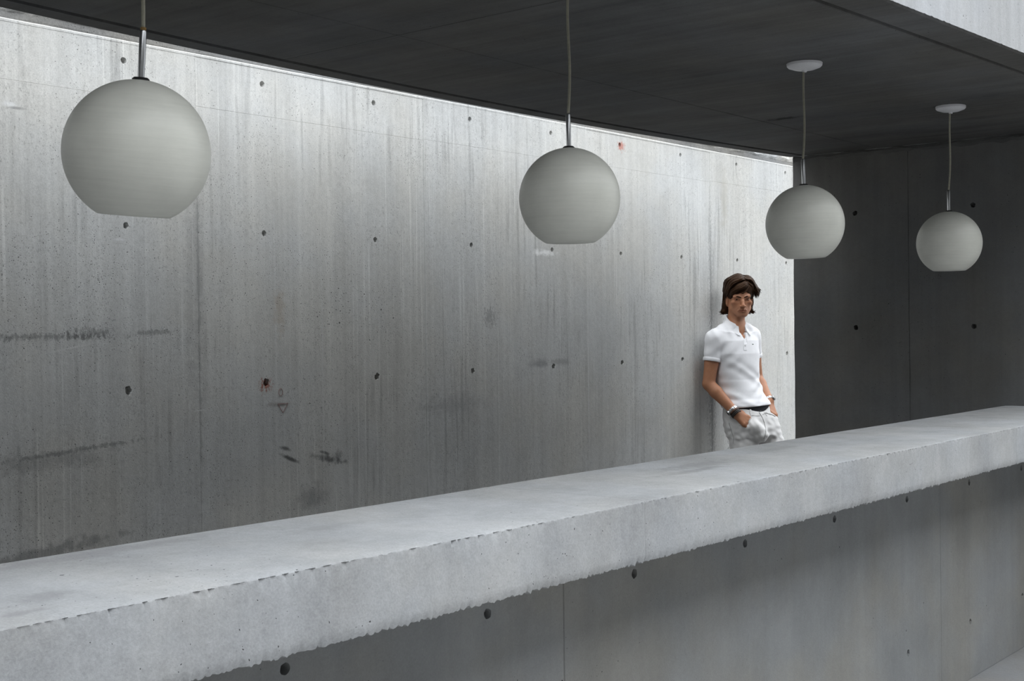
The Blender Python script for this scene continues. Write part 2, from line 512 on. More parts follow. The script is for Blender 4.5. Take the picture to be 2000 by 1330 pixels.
YS = list(np.arange(-5, 1, .5)) + list(np.arange(1, 6.2, .012)) + [6.2]
V, F = [], []
ZTOP = ZS + .20
for y in YS:
    n1 = noise.noise(Vector((y * 9, 2, 3))) * .006 + noise.noise(Vector((y * 31, 7, 3))) * .005
    n2 = max(0, noise.noise(Vector((y * 60, 12, 3)))) * .0035 + max(0, noise.noise(Vector((y * 25, 17, 3))) - .45) * .012
    ei, gi, eo, go = e_in(y), g_in(y), e_out(y), g_out(y)
    pr = [(gi - .012, ZS), (ei + .012, ZS), (ei + n1 * .6, ZS + .010 + abs(n1) * .7), (ei, ZS + .03), (ei, ZTOP), (eo, ZTOP), (eo, ZS + .05), (eo, ZS + .006 + max(n2, 0)),
          (eo - .006 - max(n2, 0) * .5, ZS), (go + .012, ZS), (go + .012, ZS + .014), (go - .012, ZS + .014), (go - .012, ZS + .012),
          (gi + .012, ZS + .012), (gi + .012, ZS + .016), (gi - .012, ZS + .016)]
    m = len(pr)
    for (x, z) in pr: V.append((x, y, z))
for i in range(len(YS) - 1):
    for k in range(m):
        k2 = (k + 1) % m
        F.append((i * m + k, i * m + k2, (i + 1) * m + k2, (i + 1) * m + k))
F.append(tuple(range(m))[::-1]); F.append(tuple(range((len(YS) - 1) * m, len(YS) * m)))
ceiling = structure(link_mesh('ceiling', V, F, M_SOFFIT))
ceiling.data.materials.append(M_EDGE)
bm = bmesh.new(); bm.from_mesh(ceiling.data)
bmesh.ops.recalc_face_normals(bm, faces=bm.faces)
for f in bm.faces:
    c = f.calc_center_median()
    if c.z > ZS + .004 and (c.x > e_out(c.y) - .006 or c.x < e_in(c.y) + .008): f.material_index = 1
bm.to_mesh(ceiling.data); bm.free()
# formwork panels of the soffit
xmid = -2.727
for (y0, y1) in ((-4.65, -2.17), (-2.17, .31), (.31, 2.79), (2.79, 5.27), (5.27, YB)):
    for (xa, xb) in ((lambda y: g_in(y) + .012, lambda y: xmid - .0012), (lambda y: xmid + .0012, lambda y: g_out(y) - .012)):
        ys = np.linspace(y0 + .0015, y1 - (.0015 if y1 < YB else 0), 14)
        V, F = [], []
        for y in ys:
            a, b = xa(y), xb(y)
            V += [(a, y, ZS + .0125), (a, y, ZS + .003), (a + .003, y, ZS), (b - .002, y, ZS), (b, y, ZS + .003), (b, y, ZS + .0125)]
        for i in range(len(ys) - 1):
            for k in range(6):
                k2 = (k + 1) % 6
                F.append((i * 6 + k, i * 6 + k2, i * 6 + 6 + k2, i * 6 + 6 + k))
        F.append((5, 4, 3, 2, 1, 0)); L = len(V) - 6; F.append(tuple(L + i for i in range(6)))
        o = link_mesh('panel', V, F, M_SOFFIT, ceiling)
        bm = bmesh.new(); bm.from_mesh(o.data); bmesh.ops.recalc_face_normals(bm, faces=bm.faces); bm.to_mesh(o.data); bm.free()

# --- back wall
wall_back = structure(link_mesh('wall_back', *box_geo(XBE + .012, -.9, YB + .028, YB + .25, -.02, ZTOP), M_BACK))
rb = random.Random(9)
xs = [XBE, -2.565, -1.365, -.9]
for i in range(3):
    hs = []
    for hx in (-2.845, -2.245, -1.645, -1.05):
        if xs[i] < hx < xs[i + 1]:
            for hz in (ZC + .560, ZC - .02, ZC - .6, ZC - 1.17): hs.append((hx, hz, .0125, .15))
    cast_panel(wall_back, lambda a, b, d: (a, YB + d, b), xs[i] + (0 if i == 0 else .0004), xs[i + 1] - .0004, 0, ZS - .012, hs, M_BACK, rs=rb, chamfer=.002, rag=.0012)
# rough bed where the slab sits on the back wall
strip2 = []
V, F = [], []
nx = 110
for i in range(nx + 1):
    x = XBE + .004 + (-1.43 - XBE) * i / nx
    for (dy, z, w) in ((.0, ZS - .03, 1), (-.006, ZS - .015, 1), (-.004, ZS - .004, .5), (.02, ZS + .01, 0), (.03, ZS - .03, 0)):
        nv = noise.noise_vector(Vector((x * 20, z * 40, 4.5))) * .010 * w
        V.append((x, YB + dy + nv.y * .5, z + nv.z))
for i in range(nx):
    for k in range(5):
        k2 = (k + 1) % 5
        F.append((i * 5 + k, (i + 1) * 5 + k, (i + 1) * 5 + k2, i * 5 + k2))
link_mesh('mortar_bed', V, F, M_SOFFIT, wall_back)

# --- low wall under the counter
wall_front = structure(link_mesh('wall_front', *box_geo(XF - .17, XF - .028, -5, YB, -.02, ZB - .004), M_FRONT))
rf = random.Random(4)
fs_y = [-4.72, -2.3, .11, 2.53, 4.95, YB]
frY = [1.643, 2.243, 2.838, 3.425, 4.026, 4.629, 5.262, 5.90]
frY = [frY[0] - .6 * k for k in range(9, 0, -1)] + frY
for i in range(5):
    hs = []
    for y in frY:
        if fs_y[i] + .03 < y < fs_y[i + 1] - .03:
            hs.append((y, ZC - .652, .0125, .08)); hs.append((y, ZC - 1.222, .0125, .12))
    cast_panel(wall_front, lambda a, b, d: (XF - d, a, b), fs_y[i] + .0008, fs_y[i + 1] - .0008, 0, ZB - .002, hs, M_FRONT, rs=rf, chamfer=.002)

# --- counter: three long cast slabs and a short one
counter = empty('counter', (XCF - .2, 2.45, ZB))
tag(counter, 'long grey cast concrete counter with ragged lower edge on the low wall', 'counter')


rag = random.Random(21)


def counter_slab(y0, y1):
    fine0, fine1 = max(y0, .7), min(y1, 5.4)
    ys = [y0]
    if fine0 > y0: ys += list(np.arange(y0 + .1, fine0, .1))
    ys += list(np.arange(max(fine0, y0 + .004), fine1, .0045 if fine1 > fine0 else .1))
    ys += list(np.arange(max(fine1, y0) + .05, y1, .1))
    ys = sorted(set([round(v, 4) for v in ys if v < y1 - .003])) + [y1]
    N3 = noise.noise
    V, F = [], []
    for y in ys:
        e = min(y - y0, y1 - y); en = .0008 * max(0, 1 - e / .006)          # eased ends at the joints
        t1 = max(0, N3(Vector((y * 55, 1, 1)))) * .0015 + max(0, N3(Vector((y * 160, 3, 5)))) * .0012
        zone = .35 + .65 * max(0, min(1, .5 + 1.6 * N3(Vector((y * 1.9, 6, 2))) + (.5 if y < 1.9 else 0)))
        pit = max(0, N3(Vector((y * 48, 21, 5))) * .5 + N3(Vector((y * 120, 22, 5))) * .6 + rag.uniform(-.12, .12) + .02) * .012 * zone
        pz, ph = .0042 + .0018 * N3(Vector((y * 60, 31, 5))), .0045 + .003 * N3(Vector((y * 75, 33, 5)))
        b1 = N3(Vector((y * 70, 4, 1))) * .0040 + N3(Vector((y * 22, 9, 1))) * .0025 + N3(Vector((y * 130, 9, 4))) * .0040 + rag.uniform(-.0016, .0016)
        b2 = N3(Vector((y * 90, 14, 1))) * .004
        w1 = N3(Vector((y * 2.3, 4, 8))) * .0016
        xf, xb = XCF + w1 - en, XCB - w1
        zt = ZT - en + N3(Vector((y * 1.7, 8, 8))) * .0012
        pr = [(xb, ZB), (xb, zt - .008), (xb + .006, zt - .001), (xb + .03, zt), ((xb + xf) / 2, zt + .0008), (xf - .035, zt),
              (xf - .012, zt - t1 * .15), (xf - .0020 - t1 * .8, zt - .0008 - t1 * .35), (xf - .0006 - t1 * .3, zt - .0030 - t1), (xf - pit, zt - pz - t1), (xf - pit * .7, zt - pz - ph - t1), (xf, zt - .016 - t1), (xf, zt - .035),
              (xf, ZB + .045), (xf + .0008, ZB + .022), (xf + b2 * .5, ZB + .010 + b1 * .5), (xf - .003 + b2, ZB + b1), (xf - .016 + b2, ZB - .002 + b1 * .8), (xf - .05, ZB)]
        m = len(pr)
        V += [(x, y, z) for x, z in pr]
    for i in range(len(ys) - 1):
        for k in range(m):
            k2 = (k + 1) % m
            F.append((i * m + k, (i + 1) * m + k, (i + 1) * m + k2, i * m + k2))
    F.append(tuple(range(m))); F.append(tuple(range((len(ys) - 1) * m, len(ys) * m))[::-1])
    o = link_mesh('counter_slab', [(v[0] - counter.location.x, v[1] - counter.location.y, v[2] - counter.location.z) for v in V], F, M_COUNTER, counter, True)
    bm = bmesh.new(); bm.from_mesh(o.data); bmesh.ops.recalc_face_normals(bm, faces=bm.faces)
    for e in bm.edges:
        if len(e.link_faces) == 2 and e.calc_face_angle() > .45: e.smooth = False
    bm.to_mesh(o.data); bm.free()
    return o


for a, b in ((-4.99, -2.5), (-2.5, -.03), (-.03, 2.45), (2.45, 4.94), (4.94, YB - .001)):
    counter_slab(a + .0003, b - .0003)

# --- ground, added light blockers out of view, and the unseen end walls
floor = structure(link_mesh('floor', *box_geo(-30, 30, -30, 40, -.3, 0), M_FLOOR))
M_UNSEEN = concrete('unseen_wall_concrete', (0.10, 0.10, 0.098), mott=.15, streak=.1)
M_BOUNCE_CUT = concrete('bounce_cut_paving', (0.07, 0.07, 0.07), mott=.2, streak=.0)
floor_bounce_cut = structure(link_mesh('floor', *box_geo(XW - .02, XF - .17, -5, 7.5, -.02, .003), M_BOUNCE_CUT))  # unseen dark sheet added over the paving to cut bounce onto the long wall
wall_sky_blocker = structure(link_mesh('wall_sky_blocker', *box_geo(5.0, 5.3, -9, 14, -.02, 6.1), M_UNSEEN))  # unseen wall, put in and sized to block low sky light
wall_near = structure(link_mesh('wall_near', *box_geo(-4.2, 5.0, -5.3, -5.0, -.02, 5.5), M_UNSEEN))
wall_end = structure(link_mesh('wall_end', *box_geo(-4.2, 5.0, 17.0, 17.3, -.02, ZJ + .1), M_UNSEEN))

# ------------------------------------------------------------------ pendant lamps
M_GLASS = None
def globe_material():
    t = NT('frosted_opal_glass')
    ps = t.pos((1, 1, 26), obj=True)
    s = t.noise(ps, 7.0, 5.0, 0.65, 0.4)
    d = t.noise(t.pos(obj=True), 14.0, 4.0)
    k = t.math('ADD', t.rng(s, 0.3, 0.7, .955, 1.035, False), t.rng(d, 0.3, 0.7, -.05, .05, False))
    c = t.n('ShaderNodeVectorMath', operation='SCALE')
    c.inputs[0].default_value = (.64, .64, .585)
    t.put(c.inputs['Scale'], k)
    t.put(t.b.inputs['Base Color'], c.outputs[0])
    t.b.inputs['Roughness'].default_value = .42
    t.b.inputs['Specular IOR Level'].default_value = .35
    t.b.inputs['Subsurface Weight'].default_value = 0.0
    return t.m


M_GLASS = globe_material()
M_CORD = plain('cord_sleeve', (.30, .29, .23), .6, grain=.1)
M_STEM = plain('brushed_chrome', (.62, .63, .64), .28, 1.0, grain=.05)
M_BLACK = plain('black_collar', (.015, .015, .015), .4)
M_RUST = plain('rusty_ring', (.22, .13, .04), .7)
M_CANOPY = plain('white_enamel', (.62, .62, .64), .4, grain=.03)


def lathe(name, prof, mat, parent, n=48, cap=True, smooth=True):
    V, F = [], []
    m = len(prof)
    for i in range(n):
        a = 2 * math.pi * i / n
        for r, z in prof: V.append((r * math.cos(a), r * math.sin(a), z))
    for i in range(n):
        j = (i + 1) % n
        for k in range(m - 1): F.append((i * m + k, j * m + k, j * m + k + 1, i * m + k + 1))
    if cap:
        if prof[0][0] > 1e-6: F.append(tuple(i * m for i in range(n))[::-1])
        if prof[-1][0] > 1e-6: F.append(tuple(i * m + m - 1 for i in range(n)))
    o = link_mesh(name, V, F, mat, parent, smooth)
    bm = bmesh.new(); bm.from_mesh(o.data)
    bmesh.ops.remove_doubles(bm, verts=bm.verts, dist=1e-6)
    bmesh.ops.recalc_face_normals(bm, faces=bm.faces)
    for e in bm.edges:
        if len(e.link_faces) == 2 and e.calc_face_angle() > .6: e.smooth = False
    bm.to_mesh(o.data); bm.free()
    return o


def tube(name, pts, rad, mat, parent, n=10):
    pts = [Vector(p) for p in pts]
    V, F = [], []
    for i, p in enumerate(pts):
        d = (pts[min(i + 1, len(pts) - 1)] - pts[max(i - 1, 0)]).normalized()
        u = d.orthogonal().normalized() if abs(d.z) < .9 else d.cross(Vector((0, 1, 0))).normalized()
        w = d.cross(u)
        r = rad[i] if hasattr(rad, '__len__') else rad
        for k in range(n):
            a = 2 * math.pi * k / n
            V.append(p + u * r * math.cos(a) + w * r * math.sin(a))
    for i in range(len(pts) - 1):
        for k in range(n):
            k2 = (k + 1) % n
            F.append((i * n + k, i * n + k2, (i + 1) * n + k2, (i + 1) * n + k))
    F.append(tuple(range(n))[::-1]); F.append(tuple((len(pts) - 1) * n + k for k in range(n)))
    o = link_mesh(name, V, F, mat, parent, True)
    return o


RG = .1295
lamp_specs = [  # globe centre (x, y, z rel. to camera), canopy (x, y), tilt of globe and stem, label
    ((-2.0, 1.376, .322), (-2.010, 1.388), (-.090, 'pendant lamp nearest the camera, its big globe tilted and its canopy out of view')),
    ((-2.0, 2.666, .329), (-2.010, 2.686), (.006, 'pendant lamp with globe hanging before the middle of the pale long wall')),
    ((-2.0, 3.971, .334), (-2.012, 4.003), (.022, 'pendant lamp hanging above the man, its globe across the dark corner of the back wall')),
    ((-2.0, 5.25, .325), (-1.972, 5.206), (.0, 'pendant lamp farthest away, its whole globe seen before the dark back wall'))]
for (gx, gy, gz), (kx, ky), (tilt, lab) in lamp_specs:
    gz += ZC
    root = empty('pendant_lamp', (kx, ky, ZS))
    tag(root, lab, 'lamp', 'globe pendant lamps over the counter')
    H = ZS
    # globe: sphere cut flat at the bottom
    R_, cut = RG, .872
    th = [math.pi - math.acos(cut) - (math.pi - math.acos(cut) - .11) * i / 40 for i in range(41)]
    prof = [(R_ * math.sin(a), R_ * math.cos(a)) for a in th]
    ring = [(0.0, -R_ * cut)] + prof
    axis = Matrix.Rotation(tilt, 4, Vector((AX[0][2], AX[1][2], 0)))     # swing sideways as seen across the court
    if tilt < -.05:
        axis = axis @ Matrix.Rotation(.085, 4, Vector((AX[0][0], AX[1][0], 0)))
    T = Matrix.Translation((gx - kx, gy - ky, gz - H)) @ axis
    g = lathe('globe', ring, M_GLASS, root, 72, cap=False)
    g.matrix_local = T
    c = lathe('collar', [(.0, .1255), (.0155, .1255), (.0155, .1305), (.012, .1335), (.0, .1335)], M_BLACK, root, 24)
    c.matrix_local = T
    s = lathe('stem', [(.0, .133), (.0062, .133), (.0062, .214), (.0045, .217), (.0, .217)], M_STEM, root, 20)
    s.matrix_local = T
    if tilt < -.05:
        r_ = lathe('cord_ring', [(.0, .2165), (.0050, .2165), (.0054, .219), (.0050, .2215), (.0, .2215)], M_RUST, root, 16)
        r_.matrix_local = T
    b = lathe('bulb_socket', [(.0, .124), (.02, .124), (.02, .07), (.016, .065), (.0, .065)], M_CANOPY, root, 20)
    b.matrix_local = T
    top = T @ Vector((0, 0, .215))
    pts = []
    for i in range(15):
        f = i / 14
        bow = .003 * math.sin(f * 5.2)
        pts.append(top.lerp(Vector((0, 0, -.026)), f) + Vector((bow, bow * .5, 0)))
    tube('cord', pts, .0036, M_CORD, root, 10)
    lathe('canopy', [(.0, -.031), (.007, -.031), (.0085, -.026), (.012, -.0245), (.035, -.022), (.054, -.015), (.0585, -.010), (.0595, -.002), (.0575, .0), (.0, .0)], M_CANOPY, root, 48)

# ------------------------------------------------------------------ the man leaning on the wall
HX = AX[:2, :] @ np.array([1440 - 1000.0, -(635 - 665.0), -FPX])
HX /= np.linalg.norm(HX)                       # horizontal direction from the camera to him
RX = np.array([HX[1], -HX[0]])                 # to the right, seen from the camera
DIST = 7.57


def J(px, py, y=0.0):
    """body frame: x right, y away from the court, z up from eye height; read off at a depth y"""
    d = AX @ np.array([px - 1000.0, -(py - 665.0), -FPX])
    t = (DIST + y) / (d[:2] @ HX)
    p = d * t
    return np.array([p[:2] @ RX, y, p[2]])


class Field:
    def __init__(self, xs, ys, zs):
        self.xs, self.ys, self.zs = [np.asarray(a, np.float32) for a in (xs, ys, zs)]
        self.D = np.full((len(xs), len(ys), len(zs)), 1.0, np.float32)

    def sub(self, lo, hi):
        s = []
        for a, l, h in zip((self.xs, self.ys, self.zs), lo, hi):
            i0 = max(0, int(np.searchsorted(a, l)) - 1); i1 = min(len(a), int(np.searchsorted(a, h)) + 1)
            s.append(slice(i0, max(i1, i0)))
        X = self.xs[s[0]][:, None, None]; Y = self.ys[s[1]][None, :, None]; Z = self.zs[s[2]][None, None, :]
        return tuple(s), X, Y, Z

    def put(self, fn, lo, hi, k=0.01, op='add'):
        m = k + .015
        s, X, Y, Z = self.sub(np.array(lo) - m, np.array(hi) + m)
        if self.D[s].size == 0: return
        d = fn(X, Y, Z).astype(np.float32)
        a = self.D[s]
        if op == 'sub':
            d = -d
            h = np.maximum(k - np.abs(a - d), 0) / max(k, 1e-6)
            self.D[s] = np.maximum(a, d) + h * h * k * .25
        else:
            h = np.maximum(k - np.abs(a - d), 0) / max(k, 1e-6)
            self.D[s] = np.minimum(a, d) - h * h * k * .25

    def cone(self, p, q, r1, r2, k=.012, op='add'):
        p, q = np.asarray(p, float), np.asarray(q, float)
        ab = q - p; L2 = float(ab @ ab) + 1e-12

        def fn(X, Y, Z):
            t = np.clip(((X - p[0]) * ab[0] + (Y - p[1]) * ab[1] + (Z - p[2]) * ab[2]) / L2, 0, 1)
            return np.sqrt((X - p[0] - t * ab[0]) ** 2 + (Y - p[1] - t * ab[1]) ** 2 + (Z - p[2] - t * ab[2]) ** 2) - (r1 + (r2 - r1) * t)
        r = max(r1, r2)
        self.put(fn, np.minimum(p, q) - r, np.maximum(p, q) + r, k, op)

    def chain(self, pts, rad, k=.012):
        for i in range(len(pts) - 1): self.cone(pts[i], pts[i + 1], rad[i], rad[i + 1], k)

    def ell(self, c, rad, M=np.eye(3), k=.012, op='add'):
        """ellipsoid; rows of M are its axes"""
        c, rad = np.asarray(c, float), np.asarray(rad, float)

        def fn(X, Y, Z):
            q = [((X - c[0]) * M[i][0] + (Y - c[1]) * M[i][1] + (Z - c[2]) * M[i][2]) for i in range(3)]
            k0 = np.sqrt(sum((q[i] / rad[i]) ** 2 for i in range(3)))
            k1 = np.sqrt(sum((q[i] / rad[i] ** 2) ** 2 for i in range(3)))
            return k0 * (k0 - 1) / np.maximum(k1, 1e-4)
        e = np.sqrt(sum((np.asarray(M[i]) * rad[i]) ** 2 for i in range(3)))
        self.put(fn, c - e, c + e, k, op)

    def column(self, rows, yaw_f, yaw_r, k=.015, n=2.3):
        """stack of super-ellipses: rows = (z, cx, cy, a, b), z rising"""
        rows = sorted(rows)
        zz = [r[0] for r in rows]
        tabs = [[r[i] for r in rows] for i in range(1, 5)]

        def fn(X, Y, Z):
            z = np.clip(Z, zz[0], zz[-1])
            cx, cy, a, b = [np.interp(z.ravel(), zz, t).reshape(z.shape) for t in tabs]
            l = (X - cx) * yaw_r[0] + (Y - cy) * yaw_r[1]
            f = (X - cx) * yaw_f[0] + (Y - cy) * yaw_f[1]
            q = (np.abs(l / a) ** n + np.abs(f / b) ** n) ** (1 / n)
            d = (q - 1) * np.minimum(a, b)
            return np.maximum(d, np.abs(Z - (zz[0] + zz[-1]) / 2) - (zz[-1] - zz[0]) / 2)
        lo = [min(c - max(a, b) for c, a, b in zip(tabs[0], tabs[2], tabs[3])), min(c - max(a, b) for c, a, b in zip(tabs[1], tabs[2], tabs[3])), zz[0]]
        hi = [max(c + max(a, b) for c, a, b in zip(tabs[0], tabs[2], tabs[3])), max(c + max(a, b) for c, a, b in zip(tabs[1], tabs[2], tabs[3])), zz[-1]]
        self.put(fn, lo, hi, k)

    def cut(self, fn):
        """keep where fn <= 0"""
        d = fn(self.xs[:, None, None], self.ys[None, :, None], self.zs[None, None, :])
        self.D = np.maximum(self.D, d.astype(np.float32))

    def displace(self, fn, band=.02):
        i, j, l = np.nonzero(np.abs(self.D) < band)
        self.D[i, j, l] += fn(self.xs[i], self.ys[j], self.zs[l]).astype(np.float32)

    def mesh(self):
        D = self.D
        S = D < 0
        c = S[:-1, :-1, :-1]
        al = c.copy(); an = c.copy()
        offs = [(a, b, d) for a in (0, 1) for b in (0, 1) for d in (0, 1)]
        nx, ny, nz = D.shape
        for a, b, d in offs[1:]:
            v = S[a:nx - 1 + a, b:ny - 1 + b, d:nz - 1 + d]
            al = al & v; an = an | v
        I, Jx, K = np.nonzero(an & ~al)
        idx = -np.ones((nx - 1, ny - 1, nz - 1), np.int32)
        idx[I, Jx, K] = np.arange(len(I))
        acc = np.zeros((len(I), 3)); cnt = np.zeros(len(I))
        ax = (self.xs, self.ys, self.zs)
        for o in offs:
            for ax_i in range(3):
                if o[ax_i]: continue
                o2 = list(o); o2[ax_i] = 1
                i0 = (I + o[0], Jx + o[1], K + o[2]); i1 = (I + o2[0], Jx + o2[1], K + o2[2])
                d0, d1 = D[i0], D[i1]
                m = (d0 < 0) != (d1 < 0)
                t = np.where(m, d0 / np.where(m, d0 - d1, 1), 0)
                p0 = np.stack([ax[q][i0[q]] for q in range(3)], 1); p1 = np.stack([ax[q][i1[q]] for q in range(3)], 1)
                acc[m] += (p0 + (p1 - p0) * t[:, None])[m]; cnt[m] += 1
        V = acc / cnt[:, None]
        quads = []
        for q in range(3):
            a = [slice(1, -1)] * 3
            sh = [slice(1, -1)] * 3
            a[q] = slice(0, -1); sh[q] = slice(1, None)
            s0, s1 = S[tuple(a)], S[tuple(sh)]
            e = np.nonzero(s0 != s1)
            base = [e[0] + (0 if q == 0 else 1), e[1] + (0 if q == 1 else 1), e[2] + (0 if q == 2 else 1)]
            u, w = [(1, 2), (2, 0), (0, 1)][q]
            def at(du, dw):
                b = [x.copy() for x in base]; b[u] -= du; b[w] -= dw
                return idx[b[0], b[1], b[2]]
            Q = np.stack([at(1, 1), at(0, 1), at(0, 0), at(1, 0)], 1)
            flip = ~s0[e]
            Q[flip] = Q[flip][:, ::-1]
            quads.append(Q)
        Q = np.concatenate(quads)
        Q = Q[(Q >= 0).all(1)]
        return V, Q


def field_mesh(f, name, mat, parent):
    V, Q = f.mesh()
    me = bpy.data.meshes.new(name)
    me.vertices.add(len(V)); me.vertices.foreach_set('co', V.astype(np.float32).ravel())
    me.loops.add(Q.size); me.loops.foreach_set('vertex_index', Q.astype(np.int32).ravel())
    me.polygons.add(len(Q)); me.polygons.foreach_set('loop_start', np.arange(0, Q.size, 4, dtype=np.int32))
    me.polygons.foreach_set('loop_total', np.full(len(Q), 4, np.int32))
    me.polygons.foreach_set('use_smooth', [True] * len(Q))
    me.update(calc_edges=True); me.validate()
    o = bpy.data.objects.new(name, me); COL.objects.link(o)
    me.materials.append(mat); o.parent = parent
    return o


def axis_grid(lo, hi, fine_lo, fine_hi, fine, coarse):
    a = list(np.arange(lo, fine_lo, coarse)) + list(np.arange(fine_lo, fine_hi, fine)) + list(np.arange(fine_hi, hi, coarse))
    return np.array(a)


# materials of the man
def skin_material():
    t = NT('skin')
    at = t.n('ShaderNodeAttribute', attribute_name='tint')
    v = t.noise(t.pos(obj=True), 60.0, 4.0)
    c = t.mix(t.rng(v, .3, .7, 0, .35), (.46, .215, .120, 1), (.37, .165, .090, 1))
    c = t.mix(1.0, c, at.outputs['Color'], 'MULTIPLY')
    t.put(t.b.inputs['Base Color'], c)
    t.b.inputs['Roughness'].default_value = .5
    t.b.inputs['Specular IOR Level'].default_value = .35
    t.b.inputs['Subsurface Weight'].default_value = .08
    t.b.inputs['Subsurface Radius'].default_value = (.01, .004, .002)
    return t.m


def cloth(name, col, weave=900.0, bump=.12, rough=.9, grain=.03):
    t = NT(name)
    v = t.noise(t.pos(obj=True), weave, 2.0)
    w = t.noise(t.pos(obj=True), 28.0, 4.0, .6)
    k = t.math('ADD', t.rng(v, .3, .7, 1 - grain, 1 + grain, False), t.rng(w, .3, .7, -grain, grain, False))
    c = t.n('ShaderNodeVectorMath', operation='SCALE')
    c.inputs[0].default_value = col
    t.put(c.inputs['Scale'], k)
    t.put(t.b.inputs['Base Color'], c.outputs[0])
    t.b.inputs['Roughness'].default_value = rough
    t.b.inputs['Specular IOR Level'].default_value = .15
    t.b.inputs['Sheen Weight'].default_value = .15
    t.put(t.b.inputs['Normal'], t.bump(t.math('ADD', t.math('MULTIPLY', v, .3), w), bump, .004))
    return t.m


M_SKIN = skin_material()
M_POLO = cloth('white_pique', (.86, .86, .885))
M_JEAN = cloth('pale_denim', (.68, .67, .665), 700, .10, grain=.03)
M_SEAM = cloth('denim_stitching', (.30, .295, .29), 700)
M_DARK = cloth('black_elastic', (.012, .012, .015), 700)
M_HAIR = plain('brown_hair', (.022, .0105, .0058), .48, spec=.22, grain=.3, gscale=60)
M_HAIR.node_tree.nodes['Principled BSDF'].inputs['Specular Tint'].default_value = (1.0, .62, .40, 1)
M_BROW = plain('dark_brow_hair', (.028, .014, .008), .9, spec=.05)
M_EYE = plain('eye_white', (.34, .30, .27), .3)
M_IRIS = plain('brown_iris', (.03, .018, .012), .2)
M_STEEL = plain('watch_steel', (.55, .55, .55), .3, 1.0)
M_DIAL = plain('watch_dial', (.03, .03, .035), .2)
M_LEATH = plain('black_leather', (.02, .017, .015), .5)
M_BRNL = plain('brown_leather', (.05, .025, .015), .5)
M_SHOE = plain('brown_suede', (.09, .06, .04), .85)
M_SOLE = plain('rubber_sole', (.03, .03, .03), .7)
M_LOGO = plain('embroidery', (.16, .22, .17), .8)
M_BTN = plain('pearl_button', (.6, .6, .6), .3)

base = HX * DIST
person = empty('person', (base[0], base[1], 0))
person.rotation_euler = (0, 0, math.atan2(RX[1], RX[0]))
tag(person, 'man in white polo shirt and pale jeans leaning on the wall, hands in pockets', 'person')
bodyroot = person
DZ = ZC                                          # body frame z -> height above the floor

YAW = math.radians(46)
F2 = np.array([math.sin(YAW), -math.cos(YAW)])   # where the chest points (x, y)
R2 = np.array([-math.cos(YAW), -math.sin(YAW)])  # his right-hand side


def T3(c, l=0., f=0., dz=0.):
    """point at body point c moved l to his right, f forward, dz up"""
    return np.array([c[0] + l * R2[0] + f * F2[0], c[1] + l * R2[1] + f * F2[1], c[2] + dz])


# joints
sh_r, el_r, wr_r = J(1396, 661, -.112), J(1384, 750, -.135), J(1437, 807, -.198)
sh_l, el_l, wr_l = J(1467, 655, .112), J(1478, 738, .185), J(1503, 783, .035)
neck0 = J(1436.5, 640, .0)
hip_r, kn_r, an_r = J(1449, 836, -.105), J(1464, 955, -.20), J(1452, 1100, -.22)
hip_l, kn_l, an_l = J(1489, 836, .01), J(1541, 940, -.06), J(1556, 1098, -.04)
pel = J(1466, 830, -.045)

# head frame
hc = J(1444.5, 582.0, -.005)
hy, hp, hr_ = math.radians(11), math.radians(-4), math.radians(1)
hf = np.array([math.sin(hy) * math.cos(hp), -math.cos(hy) * math.cos(hp), math.sin(hp)])
hx = np.array([math.cos(hy), math.sin(hy), math.sin(hr_)]); hx -= hf * (hx @ hf); hx /= np.linalg.norm(hx)
hz = np.cross(hx, -hf)
HM = np.array([hx, hf, hz])


def HP(x, y, z): return hc + hx * x + hf * y + hz * z
def HF(x, y, z): return HP(x * .90, y, z)


# ---------------- body: one continuous skin
bf = Field(axis_grid(-.30, .42, -.10, .11, .0028, .0055), axis_grid(-.50, .32, -.14, .11, .0028, .0055),
           axis_grid(-1.47, .24, -.03, .24, .0026, .0055))


